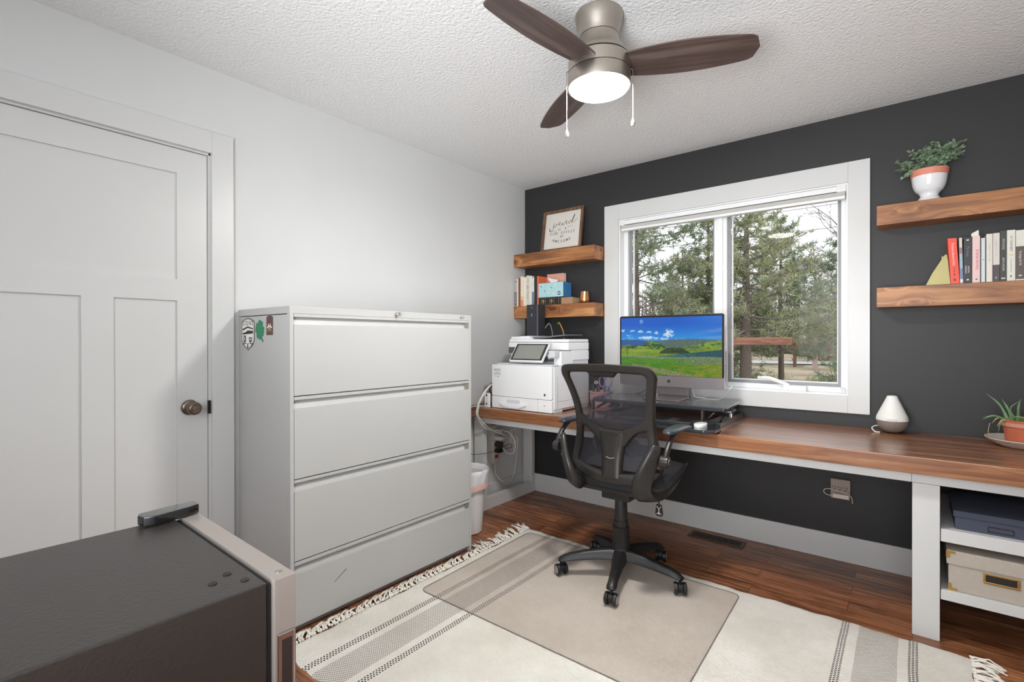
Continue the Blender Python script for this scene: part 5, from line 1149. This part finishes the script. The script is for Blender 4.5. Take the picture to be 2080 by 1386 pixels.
# measured from the middle: bands at .70-.73 / .77-.90 / .935-.965 and their mirror
STR = (rcx-.968, rcx-.938, rcx-.905, rcx-.775, rcx-.745, rcx-.712)
STR = (STR[0], STR[1], STR[2], STR[3], STR[4], STR[5])
STR = tuple(abs(q) for q in STR); STR = (min(STR[0:2]), max(STR[0:2]), min(STR[2:4]), max(STR[2:4]), min(STR[4:6]), max(STR[4:6]))
rr = random.Random(11)
ny, nxr = 90, 100
P = []
for i in range(ny+1):
    y = RY0+(RY1-RY0)*i/ny; row = []
    for k in range(nxr+1):
        x = RX0+(RX1-RX0)*k/nxr; e = min(k, nxr-k, i, ny-i)
        dy = .004*math.sin(x*23)+.003*math.sin(x*61) if i in (0, ny) else 0
        dx = .005*math.sin(y*17)+.003*math.sin(y*47) if k in (0, nxr) else 0
        row.append((x+dx, y+dy, .0012 if e == 0 else .0055+.0006*math.sin(x*40)*math.sin(y*33)))
    P.append(row)
rug = thing('rug', 'cream flat-woven rug with dark dotted stripes and knotted fringe on the wood floor', 'rug', (rcx,(RY0+RY1)/2,0))
build('weave', MB().grid(P), rug_mat(), rug, sharp=80)
M_FR = mat('fringe_cotton', (230,225,214), .95, bump=.5, bscale=300)
fr = MB()
def tassel(x, y, dx, dy, L_, curl):
    for s_ in range(4):
        a0 = rr.uniform(-.5,.5); pts = []
        for j in range(6):
            t = j/5; q = t*L_
            pts.append((x+dx*q+dy*.010*math.sin(t*3+a0*4)+rr.uniform(-.0015,.0015), y+dy*q+dx*.012*math.sin(t*2.5+a0*5)*1.2+curl*t*t*L_+rr.uniform(-.002,.002), .0045+.0035*s_*.6+.010*math.sin(PI*t)*rr.uniform(.3,1)))
        fr.tube(pts, [.0030,.0038,.0034,.0032,.0030,.0016], 5)
    fr.ball((x+dx*.006, y+dy*.006, .0065), .0065, 8)
n = 62
for i in range(n):
    y = RY0+.01+(RY1-RY0-.02)*i/(n-1)
    if y < -1.15: tassel(RX0+.004, y, -1, .0, rr.uniform(.045,.066), rr.uniform(.6,1.2))
    else: tassel(RX0+.004, y, -1, .15, rr.uniform(.07,.12), rr.uniform(-.2,.7))
    tassel(RX1-.004, y, 1, -.05, rr.uniform(.06,.10), rr.uniform(-.6,.3))
f_ = build('fringe', fr, M_FR, rug, sharp=80); f_['kind'] = 'stuff'
# clear chair mat
M_MAT = bpy.data.materials.new('clear_vinyl'); M_MAT.use_nodes = True; nt = M_MAT.node_tree; N = nt.nodes; L = nt.links; p = N['Principled BSDF']
p.inputs['Base Color'].default_value = srgb(206,198,196); p.inputs['Roughness'].default_value = .22; p.inputs['Specular IOR Level'].default_value = .55
tc = N.new('ShaderNodeTexCoord'); vo = N.new('ShaderNodeTexVoronoi'); vo.inputs['Scale'].default_value = 62; vo.inputs['Randomness'].default_value = .15; L.new(tc.outputs['Object'], vo.inputs['Vector'])
r = ramp(N, [(.06, (1,1,1,1)), (.16, (0,0,0,1))]); L.new(vo.outputs['Distance'], r.inputs[0])
b = N.new('ShaderNodeBump'); b.inputs['Strength'].default_value = .5; b.inputs['Distance'].default_value = .002; L.new(r.outputs[0], b.inputs['Height']); L.new(b.outputs[0], p.inputs['Normal'])
tr = N.new('ShaderNodeBsdfTransparent'); tr.inputs[0].default_value = srgb(250,248,246); mi = N.new('ShaderNodeMixShader'); mi.inputs[0].default_value = .34
ad = N.new('ShaderNodeMath'); ad.operation = 'MULTIPLY_ADD'; ad.inputs[1].default_value = .10; ad.inputs[2].default_value = .13; L.new(r.outputs[0], ad.inputs[0]); L.new(ad.outputs[0], mi.inputs[0])
L.new(tr.outputs[0], mi.inputs[1]); L.new(p.outputs[0], mi.inputs[2]); L.new(mi.outputs[0], N['Material Output'].inputs[0])
cm = build('chair_mat', MB().prism(rrect(.600,1.845,-1.665,-.757,.035,6), lambda x, y: (x+(-.757-y)*(.03 if x > 1.2 else .02),y,.0068), lambda x, y: (x+(-.757-y)*(.03 if x > 1.2 else .02),y,.0092)), M_MAT, smooth=False)
tag(cm, 'clear textured plastic chair mat lying on the rug under the office chair', 'chair mat')
bm_ = MB()
o_ = rrect(.600,1.845,-1.665,-.757,.035,6); i_ = rrect(.603,1.842,-1.662,-.760,.033,6)
fx = lambda x, y, z: (x+(-.757-y)*(.03 if x > 1.2 else .02), y, z)
bm_.grid([[fx(x,y,.0068) for x, y in o_], [fx(x,y,.0098) for x, y in o_], [fx(x,y,.0098) for x, y in i_], [fx(x,y,.0092) for x, y in i_]], closed_u=True)
me_ = build('edge', bm_, mat('mat_edge', (120,112,106), .3), cm, smooth=False)
# fridge in the foreground
FH = .840
fg = thing('mini_fridge', 'black leather-grained mini fridge with brushed steel door in front of the white door', 'mini fridge', (1.46,-3.13,0))
M_FB = bpy.data.materials.new('grained_black'); M_FB.use_nodes = True; nt = M_FB.node_tree; N = nt.nodes; L = nt.links; p = N['Principled BSDF']
p.inputs['Base Color'].default_value = srgb(42,37,34); p.inputs['Roughness'].default_value = .36; p.inputs['Specular IOR Level'].default_value = .6
tc = N.new('ShaderNodeTexCoord'); nz = N.new('ShaderNodeTexNoise'); nz.inputs['Scale'].default_value = 170; nz.inputs['Detail'].default_value = 3; nz.inputs['Distortion'].default_value = .6; L.new(tc.outputs['Object'], nz.inputs['Vector'])
b = N.new('ShaderNodeBump'); b.inputs['Strength'].default_value = .6; b.inputs['Distance'].default_value = .0012; L.new(nz.outputs['Fac'], b.inputs['Height']); L.new(b.outputs[0], p.inputs['Normal'])
MR = Matrix.Translation((1.69,-2.905,0)) @ Matrix.Rotation(math.radians(-1.6), 4, 'Z') @ Matrix.Translation((-1.69,2.905,0))
def rot(mb): mb.v = [tuple(MR @ Vector(p)) for p in mb.v]; return mb
build('body', rot(MB().box(1.243,1.690,-3.42,-2.906,.03,FH)), M_FB, fg, bevel=.004)
build('foot', rot(MB().cyl((1.29,-2.96,.0),(1.29,-2.96,.03),.018).cyl((1.64,-2.96,.0),(1.64,-2.96,.03),.018).cyl((1.29,-3.37,.0),(1.29,-3.37,.03),.018).cyl((1.64,-3.37,.0),(1.64,-3.37,.03),.018)), M_RUBBER, fg)
build('gasket', rot(MB().box(1.250,1.683,-2.9055,-2.897,.045,FH-.006)), M_RUBBER, fg, bevel=.002)
M_SS = mat('brushed_steel', (162,153,146), .4, .45, bump=.08, bscale=240)
dr = build('door', rot(MB().box(1.243,1.694,-2.8965,-2.862,.04,FH+.001)), M_SS, fg, bevel=.0012)
hd = build('door_handle', rot(MB().box(1.6942,1.699,-2.893,-2.866,.42,.755)), M_CHROME, dr, bevel=.002)
build('grip_recess', rot(MB().box(1.6992,1.6998,-2.887,-2.871,.43,.745)), mat('recess_dark', (58,50,50), .25, .3), hd)
build('screw_cap', rot(MB().cyl((1.668,-2.878,FH+.0008),(1.668,-2.878,FH+.002),.005)), M_SILVER, dr)
o = MB()
for x, y in ((1.655,-2.925),(1.630,-2.962),(1.612,-2.935)): o.cyl((x,y,FH+.0002),(x,y,FH+.0012),.0062,seg=16)
build('plug_button', rot(o), M_RUBBER, fg)
hc = [(1.228,-2.862),(1.262,-2.862),(1.270,-2.885),(1.280,-2.945),(1.272,-2.965),(1.250,-2.970),(1.236,-2.965),(1.230,-2.93)]
build('hinge_cover', rot(MB().prism(hc, lambda x, y: (x,y,FH+.002), lambda x, y: (x,y,FH+.022))), mat('gloss_black', (24,24,26), .08, coat=.6), fg, bevel=.003)
# waste bin behind the cabinet
wb = thing('waste_bin', 'white waste bin with a plastic liner between filing cabinet and desk', 'waste bin', (.245,-.965,0))
bx, by = .265, -.965
build('bin', MB().lathe([(.0001,.002),(.088,.002),(.095,.008),(.118,.36),(.126,.364),(.126,.372),(.114,.372),(.090,.012),(.0001,.010)], bx, by, 48), mat('bin_white', (222,220,218), .4), wb)
P = []
rr = random.Random(2)
for j, (r, z) in enumerate(((.116,.30),(.119,.372),(.124,.392),(.133,.402),(.139,.395),(.138,.372),(.135,.345),(.136,.318),(.131,.305))):
    P.append([(bx+(r+.0035*math.sin(k*1.7+j)*(j > 2)+rr.uniform(-.001,.001))*math.cos(2*PI*k/48), by+(r+.0035*math.sin(k*1.7+j)*(j > 2))*math.sin(2*PI*k/48), z+.010*math.sin(k*.55+1)*(j > 5)) for k in range(48)])
build('liner', MB().grid(P, closed_u=True), mat('liner_white', (224,224,226), .3, coat=.2), wb, sharp=80)
build('liner_band', MB().grid([[(bx+r*math.cos(2*PI*k/48), by+r*math.sin(2*PI*k/48), z+.010*math.sin(k*.55+1)) for k in range(48)] for r, z in ((.1335,.303),(.1350,.316),(.1365,.288),(.134,.276),(.129,.276))], closed_u=True), mat('liner_pink', (226,190,180), .4), wb)

# ============================================================ CEILING FAN
FX, FY = 1.552, -1.592
fn = thing('ceiling_fan', 'brushed nickel ceiling fan with three dark wood blades and a lit round lamp', 'ceiling fan', (FX,FY,2.12))
build('canopy', MB().lathe([(.0001,2.4395),(.089,2.4395),(.0892,2.43),(.084,2.40),(.0765,2.378),(.0728,2.360),(.0722,2.3565),(.0001,2.3565)], FX, FY, 64), M_NICKEL, fn)
build('motor_housing', MB().lathe([(.0001,2.3542),(.0722,2.3542),(.0730,2.345),(.080,2.322),(.096,2.298),(.1085,2.280),(.1115,2.2725),(.0001,2.2725)], FX, FY, 64), M_NICKEL, fn)
build('rotor_band', MB().lathe([(.0001,2.2685),(.112,2.2685),(.1155,2.265),(.1165,2.235),(.1165,2.219),(.0001,2.219)], FX, FY, 64), M_NICKEL, fn)
lk = build('light_kit', MB().lathe([(.0001,2.2165),(.1165,2.2165),(.1175,2.214),(.1180,2.170),(.1165,2.1655),(.110,2.1655),(.110,2.21),(.0001,2.21)], FX, FY, 64), M_NICKEL, fn)
build('seam', MB().lathe([(.0001,2.362),(.068,2.362),(.068,2.350),(.0001,2.350)], FX, FY, 48).lathe([(.0001,2.275),(.104,2.275),(.104,2.265),(.0001,2.265)], FX, FY, 48).lathe([(.0001,2.222),(.111,2.222),(.111,2.214),(.0001,2.214)], FX, FY, 48), M_RUBBER, fn)
M_LAMP = bpy.data.materials.new('lamp_glass'); M_LAMP.use_nodes = True; p = M_LAMP.node_tree.nodes['Principled BSDF']
p.inputs['Base Color'].default_value = (1,.98,.94,1); p.inputs['Emission Color'].default_value = (1,.98,.955,1); p.inputs['Emission Strength'].default_value = LAMP
build('lamp_glass', MB().lathe([(.1095,2.190),(.1095,2.167),(.107,2.160),(.09,2.155),(.05,2.152),(.0001,2.151)], FX, FY, 64), M_LAMP, fn)
M_BL = wood('fan_blade_wood', [srgb(50,39,37), srgb(84,68,63), srgb(108,93,87)], 0, 26, .38, along=1.2)
for k, adeg in enumerate((24, 144, 263)):
    a = math.radians(adeg); pitch = math.radians(-12)
    Mb = Matrix.Translation((FX,FY,2.244)) @ Matrix.Rotation(a, 4, 'Z') @ Matrix.Rotation(pitch, 4, 'X')
    up_, lo_ = [], []
    for i in range(33):
        t = i/32; r = .104+.452*t
        w = .060+.022*math.sin(PI*min(1, t*1.05))**.9 - .004*t
        if t > .90: w *= max(0, 1-((t-.90)/.10)**3.2)**.55*.98+.02
        up_.append((r, w)); lo_.append((r, -w*.95))
    poly = lo_+up_[::-1]
    bl = bpy.data.objects.new('blade', None)
    mb = MB().prism(poly, lambda x, y: (x,y,-.0028), lambda x, y: (x,y,.0028))
    me = bpy.data.meshes.new('blade'); me.from_pydata(mb.v, [], mb.f)
    ob = bpy.data.objects.new('blade', me); C.objects.link(ob); me.materials.append(M_BL); ob.parent = fn
    ob.matrix_parent_inverse = Matrix.Identity(4); ob.matrix_local = Matrix.Translation(-Vector((FX,FY,2.12))) @ Mb
    bm = bmesh.new(); bm.from_mesh(me); bmesh.ops.recalc_face_normals(bm, faces=bm.faces); bm.to_mesh(me); bm.free()
for (x, y, z0, z1) in ((FX-.085,FY-.085,2.17,1.985),(FX+.118,FY+.055,2.17,2.02)):
    d = Vector((x-FX, y-FY, 0)).normalized()*.1185; x, y = FX+d.x, FY+d.y
    c_ = MB().tube(catmull([(FX+d.x*.97,FY+d.y*.97,2.225),(FX+d.x*1.04,FY+d.y*1.04,2.218),(FX+d.x*1.05,FY+d.y*1.05,2.20),(FX+d.x*1.05,FY+d.y*1.05,z1+.02)], 5), .0011, 6)
    n = 36
    for i in range(n): c_.ball((FX+d.x*1.05,FY+d.y*1.05,2.19-(2.19-z1-.02)*i/n), .0015, 6)
    pc_ = build('pull_chain', c_, M_SILVER, fn)
    xx, yy_ = FX+d.x*1.05, FY+d.y*1.05
    build('pull_knob', MB().lathe([(.0001,z1+.022),(.003,z1+.021),(.0035,z1+.016),(.0075,z1+.006),(.0078,z1-.002),(.005,z1-.009),(.0001,z1-.011)], xx, yy_, 20), mat('knob_pale', (150,142,130), .5), pc_)
# ============================================================ OUTSIDE
GZ = -.30
def gz(x, y): return GZ+.15*noise.noise(Vector((x*.15, y*.15, 0)))*min(1, y/8)+.046*max(0, y-8)
rr = random.Random(21)
def grassmat():
    m = bpy.data.materials.new('dry_lawn'); m.use_nodes = True; nt = m.node_tree; N = nt.nodes; L = nt.links; p = N['Principled BSDF']; p.inputs['Roughness'].default_value = 1
    tc = N.new('ShaderNodeTexCoord'); a = N.new('ShaderNodeTexNoise'); a.inputs['Scale'].default_value = .8; a.inputs['Detail'].default_value = 8; L.new(tc.outputs['Object'], a.inputs['Vector'])
    r = ramp(N, [(.36, srgb(104,98,70)), (.47, srgb(150,134,106)), (.62, srgb(172,156,128))]); L.new(a.outputs['Fac'], r.inputs[0]); L.new(r.outputs[0], p.inputs['Base Color']); return m
P = []
for i in range(31):
    row = []
    for k in range(41):
        y = .5+59.5*(i/30)**1.5; x = -45+70*k/40
        row.append((x, y, gz(x, y)))
    P.append(row)
struct('ground', MB().grid(P), grassmat())
struct('path', MB().grid([[(x, y, gz(x, y)+.03) for x in range(-40, 26)] for y in (19.0, 19.8, 20.6)]), mat('pale_gravel', (176,174,172), .9))
M_BARK = mat('pine_bark', (124,112,102), .9, bump=1, bscale=30, bdist=.02, var=.25, vscale=6)
M_BARK2 = mat('grey_bark', (142,132,126), .9, var=.2, vscale=8)
def needles(name, c0, c1):
    m = mat(name, c0, .7, tint=c1, vscale=5.5); return m
M_N1 = needles('needles_olive', (192,194,150), (136,146,108)); M_N2 = needles('needles_green', (172,182,144), (120,136,104)); M_N3 = needles('needles_blue', (176,186,156), (128,144,116))
def pine(x, y, h, trunk_r, spread, label, m_, z_first=.6, dens=1.0, seed=1, nl=.11, gap=.34, base=None):
    base = gz(x, y)-.03; h -= base-GZ
    r = random.Random(seed)
    t = thing('pine_tree', label, 'tree', (x, y, base))
    lean = r.uniform(-.02,.02)
    tp = [(x+lean*q*h, y, base+h*q) for q in (0,.25,.5,.75,1)]
    build('trunk', MB().tube(catmull(tp, 4), [trunk_r*(1-.85*i/16) for i in range(17)], 10), M_BARK, t)
    br = MB(); nd = MB(); z = z_first
    while z < h:
        q = z/h; L_ = spread*(1-q)**.75*(1.0 if q > .2 else .8)+.12
        n = r.randint(4, 6); a0 = r.uniform(0, 6.28)
        for k in range(n):
            a = a0+2*PI*k/n+r.uniform(-.35,.35); l = L_*r.uniform(.65,1.15); up = r.uniform(.05,.35)
            c = Vector((x+lean*z, y, base+z)); d = Vector((math.cos(a), math.sin(a), 0))
            pts = catmull([c, c+d*l*.4+Vector((0,0,l*(up-.18))), c+d*l*.75+Vector((0,0,l*(up-.12))), c+d*l+Vector((0,0,l*up+.06))], 4)
            br.tube(pts, [trunk_r*.20*(1-.8*i/(len(pts)-1))*min(1, l) for i in range(len(pts))], 4, cap=False)
            m = int(l*30*dens)+3
            for j in range(m):
                f = .28+.72*(j+r.random())/m; i = min(len(pts)-2, int(f*(len(pts)-1))); p0 = pts[i].lerp(pts[i+1], f*(len(pts)-1)-i)
                off = Vector((r.gauss(0,1), r.gauss(0,1), r.gauss(0,.7)))*(.13*min(1, l)*(.5+f*.6)); cpt = p0+off; ax = (d*.5+off.normalized()*.9+Vector((0,0,.55))).normalized()
                if off.length > .09: br.tube([p0, cpt], .005, 3, cap=False)
                for _ in range(11):
                    v = (ax*.7+Vector((r.gauss(0,1), r.gauss(0,1), r.gauss(0,1)))*.62).normalized()*nl*r.uniform(.7,1.15)
                    w = v.cross(Vector((r.random()-.5, r.random()-.5, r.random()-.5))).normalized()*.0062
                    s0 = cpt-ax*r.uniform(0,.08); k0 = len(nd.v)
                    nd.v += [tuple(s0-w), tuple(s0+w), tuple(s0+v+w*.5), tuple(s0+v-w*.5)]; nd.f.append((k0, k0+1, k0+2, k0+3))
        z += gap*r.uniform(.8,1.2)*(1-.35*q)
    build('branch', br, M_BARK2, t, sharp=80)
    f = build('foliage', nd, m_, t, smooth=False, cols=None)
    return t
def bare(x, y, h, tr_, label, m_, seed, name='bare_tree', n0=9, base=None, cat='tree'):
    base = gz(x, y)-.03
    r = random.Random(seed); mb = MB()
    t = thing(name, label, cat, (x, y, base)); tk = MB()
    tk.tube(catmull([(x,y,base),(x+.05,y,base+h*.5),(x-.05,y,base+h)], 5), [tr_*(1-.09*i) for i in range(11)], 8); build('trunk', tk, m_, t)
    def grow(p, d, l, rad, depth):
        e = p+d*l+Vector((r.gauss(0,.05), r.gauss(0,.05), r.gauss(0,.05)))*l
        mid = (p+e)/2+Vector((r.gauss(0,.06), r.gauss(0,.06), 0))*l
        mb.tube([p, mid, e], [rad, rad*.75, rad*.5], 4, cap=False)
        if depth <= 0: return
        for _ in range(3 if depth > 1 else 4):
            nd = (d+Vector((r.gauss(0,.55), r.gauss(0,.55), r.gauss(.15,.4)))).normalized(); grow(p.lerp(e, r.uniform(.35,1)), nd, l*r.uniform(.5,.75), rad*.55, depth-1)
    for k in range(n0):
        z = h*(.28+.68*k/n0); a = r.uniform(0, 6.28); grow(Vector((x, y, base+z)), Vector((math.cos(a)*.8, math.sin(a)*.8, .75)).normalized(), h*.27*(1.15-z/h), tr_*.42*(1.1-z/h*.6), 3)
    build('branch', mb, m_, t, sharp=80); return t
pine(-1.83, 6.2, 7.2, .075, 1.7, 'tall pine with slim grey trunk at the outer side of the fixed window pane', M_N2, z_first=1.0, seed=3, dens=.75)
pine(-1.75, 8.6, 3.6, .07, 1.6, 'smaller bushy pine standing between two taller pines, its tip below the wires', M_N1, z_first=.2, seed=8, dens=.9)
pine(-.87, 7.6, 5.6, .06, 1.25, 'slender dark pine seen mostly beside the mullion in the fixed pane', M_N2, z_first=.5, seed=12, dens=.8)
pine(0.0, 7.0, 4.5, .13, 2.1, 'big pine with thick grey trunk behind the wooden beam', M_N1, z_first=1.45, seed=5, dens=1.15)
pine(.22, 9.2, 4.2, .07, 1.5, 'middle-sized pine behind the post with the white notice', M_N2, z_first=1.2, seed=16, dens=1.2)
pine(1.30, 10.8, 4.3, .08, 1.7, 'bluish pine at the outer edge of the crank window', M_N3, z_first=1.4, seed=23, dens=1.0)
pine(1.62, 6.6, 1.2, .03, .75, 'low young pine spreading in front of the dry grass', M_N3, z_first=.15, seed=31, dens=.6, gap=.25)
bare(-.15, 17, 4.6, .09, 'pinkish leafless birch behind the pines', mat('pink_bark', (178,152,148), .9), 5, n0=14)
bare(.25, 21, 5.2, .09, 'pale leafless tree standing deep behind the bluish pine', mat('pink_bark', (178,152,148), .9), 9, n0=14)
bare(1.36, 8.6, 5.0, .05, 'thin grey leafless tree reaching into the sky at the window edge', M_BARK2, 14, n0=9)
bare(-5.6, 20, 5.0, .08, 'faint leafless tree far behind the fixed pane', M_BARK2, 19, n0=14)
# distant woods: nobody could count them
wd = MB(); r = random.Random(4)
for i in range(520):
    x = r.uniform(-30, 16); y = r.uniform(33, 41); h = r.uniform(2.2, 4.9); b_ = gz(x, y)
    wd.tube([(x,y,b_),(x+r.gauss(0,.1),y,b_+h*.5),(x+r.gauss(0,.2),y,b_+h)], [.07,.05,.015], 4, cap=False)
    for k in range(7):
        z = b_+h*r.uniform(.25,.95); a = r.uniform(0,6.28); l = r.uniform(.5,1.3); wd.tube([(x,y,z),(x+l*math.cos(a),y+l*math.sin(a),z+l*.6)], [.03,.008], 3, cap=False)
o = build('bare_woods', wd, mat('far_bark', (134,118,112), .95, var=.2, vscale=.4), sharp=80); tag(o, 'brown tangle of leafless woods far beyond the pines', 'woods', kind='stuff')
sb = MB()
for i in range(260):
    x = r.uniform(-26, 14); y = r.uniform(24.5, 30); b_ = gz(x, y)
    for k in range(26):
        a = r.uniform(0,6.28); l = r.uniform(.4,1.3); z = r.uniform(.3,1)*l; sb.tube([(x+r.uniform(-.4,.4),y,b_),(x+l*.6*math.cos(a),y+l*.5*math.sin(a),b_+z)], [.022,.01], 3, cap=False)
o = build('undergrowth', sb, mat('far_brush', (140,118,102), .95, tint=(96,100,72), vscale=.5), sharp=80); tag(o, 'brown scrubby undergrowth at the far edge of the dry lawn', 'undergrowth', kind='stuff')
gt = MB()
for i in range(420):
    y = r.uniform(4.5, 15); x = r.uniform(-4.5-(y-5)*.5, 1.2+y*.22); b_ = gz(x, y)
    for k in range(22):
        a = r.uniform(0,6.28); l = r.uniform(.05,.2); q = Vector((x+r.gauss(0,.12), y+r.gauss(0,.12), b_)); e = q+Vector((l*.5*math.cos(a), l*.5*math.sin(a), l)); w = Vector((.006,.002,0)); k0 = len(gt.v)
        gt.v += [tuple(q-w), tuple(q+w), tuple(e)]; gt.f.append((k0,k0+1,k0+2))
o = build('grass', gt, mat('grass_tuft', (150,146,98), .9, tint=(104,118,74), vscale=.7), smooth=False, loc=(0,8,GZ)); tag(o, 'scattered green and straw grass tufts on the dry lawn', 'grass', kind='stuff')
# wooden beam on a post
wbm = thing('wooden_beam', 'reddish wooden beam on a post outside the crank window', 'beam', (.1,4.7,GZ))
M_CED = wood('cedar', [srgb(104,68,54), srgb(158,112,92), srgb(182,136,112)], 0, 20, .8, knots=3)
build('beam', MB().box(-1.4,1.165,4.66,4.70,1.135,1.245), M_CED, wbm, bevel=.004)
build('post', MB().box(.245,.345,4.705,4.80,GZ,1.20), M_CED, wbm, bevel=.004)
build('post', MB().box(-1.38,-1.28,4.705,4.80,GZ,1.20), M_CED, wbm, bevel=.004)
pn = thing('notice_post', 'dark red post with a small white notice beyond the beam', 'post', (-.93,18,gz(-.93,18)))
build('post', MB().box(-.98,-.88,18,18.1,gz(-.93,18)-.03,1.95), mat('rust_post', (122,78,66), .8), pn)
build('notice', MB().box(-.82,-.56,17.96,17.98,1.28,1.75).box(-.86,-.78,17.98,18.02,1.4,1.5), M_WHITEPL, pn)
shd = thing('garden_shed', 'tiny tan roofed shelter in the trees beyond the lawn', 'shed', (-.35,21.9,gz(-.35,21.9)))
build('wall', MB().box(-.75,.05,21.5,22.3,gz(-.4,22)-.1,1.44), mat('shed_wood', (120,100,88), .9), shd)
build('roof', MB().prism([(-.95,1.44),(-.35,1.63),(.25,1.44)], lambda x, z: (x,21.3,z), lambda x, z: (x,22.5,z)), mat('shed_roof', (190,152,112), .9), shd)
bl = build('ball', MB().ball((-1.42,12.5,gz(-1.42,12.5)+.15), .17, 24), mat('teal_plastic', (150,196,188), .5)); tag(bl, 'pale teal ball lying on the lawn just above the window sill', 'ball')
for i, (z, dz) in enumerate(((8.05,.15),(7.55,.12),(6.55,.2))):
    w = build('power_line', MB().tube([(-26+50*k/20, 24, z+dz*math.cos(k*.35)) for k in range(21)], .018, 5), mat('wire', (150,152,156), .8))
    tag(w, ['highest','middle','lowest'][i]+' of the three thin power lines crossing the sky', 'power line', 'power lines above the pines')

# ============================================================ LIGHT, SKY, CAMERA
w = bpy.data.worlds.new('sky'); bpy.context.scene.world = w; w.use_nodes = True; N = w.node_tree.nodes; L = w.node_tree.links
bg = N['Background']; bg.inputs['Strength'].default_value = WORLD
tc = N.new('ShaderNodeTexCoord'); sp = N.new('ShaderNodeSeparateXYZ'); L.new(tc.outputs['Generated'], sp.inputs[0])
r_ = ramp(N, [(0, (.80,.82,.86,1)), (.25, (.86,.88,.93,1)), (1, (.80,.86,.97,1))]); L.new(sp.outputs[2], r_.inputs[0]); L.new(r_.outputs[0], bg.inputs['Color'])
al_ = bpy.data.lights.new('fill_area_light', 'AREA'); al_.shape = 'RECTANGLE'; al_.size = 1.9; al_.size_y = 1.08; al_.energy = FILL_AREA; al_.color = (.90,.95,1)  # unseen area light, added to fill the lower walls and ceiling
ao = bpy.data.objects.new('fill_area', al_); C.objects.link(ao); ao.location = (2.25, RY-.11, 1.535); ao.rotation_euler = (PI/2, 0, 0)
fl_ = bpy.data.lights.new('fill_uplight', 'SPOT'); fl_.energy = FILL_SPOT; fl_.spot_size = math.radians(88); fl_.spot_blend = 1; fl_.shadow_soft_size = .4; fl_.color = (.97,.985,1)  # unseen spot, added behind the camera to brighten the ceiling
fo_ = bpy.data.objects.new('fill_uplight', fl_); C.objects.link(fo_); fo_.location = (2.2,-3.9,1.0); fo_.rotation_euler = (Vector((1.25,-.75,2.5))-Vector((2.2,-3.9,1.0))).to_track_quat('-Z', 'Y').to_euler()
sc = bpy.context.scene
cam = bpy.data.cameras.new('camera'); co = bpy.data.objects.new('camera', cam); C.objects.link(co); sc.camera = co
yaw, pit, rol = math.radians(38.535), math.radians(-.181), math.radians(-.068)
f = Vector((-math.sin(yaw)*math.cos(pit), math.cos(yaw)*math.cos(pit), math.sin(pit))); r0 = Vector((math.cos(yaw), math.sin(yaw), 0)); u0 = r0.cross(f)
r1 = r0*math.cos(rol)+u0*math.sin(rol); u1 = -r0*math.sin(rol)+u0*math.cos(rol)
co.matrix_world = Matrix.Translation((2.472,-3.276,1.218)) @ Matrix((r1, u1, -f)).transposed().to_4x4()
cam.sensor_width = 36; cam.lens = 1016.2/2080*36; cam.clip_start = .02; cam.clip_end = 200
sc.view_settings.view_transform = 'Standard'; sc.view_settings.look = 'None'; sc.view_settings.gamma = 1; sc.view_settings.use_curve_mapping = False
sc.view_settings.exposure = EXPO
sc.cycles.max_bounces = 8; sc.cycles.diffuse_bounces = 5; sc.cycles.glossy_bounces = 3; sc.cycles.transparent_max_bounces = 12; sc.cycles.adaptive_threshold = .05; sc.cycles.adaptive_min_samples = 20; sc.cycles.caustics_reflective = False; sc.cycles.caustics_refractive = False; sc.cycles.use_denoising = True; sc.cycles.sample_clamp_indirect = 8
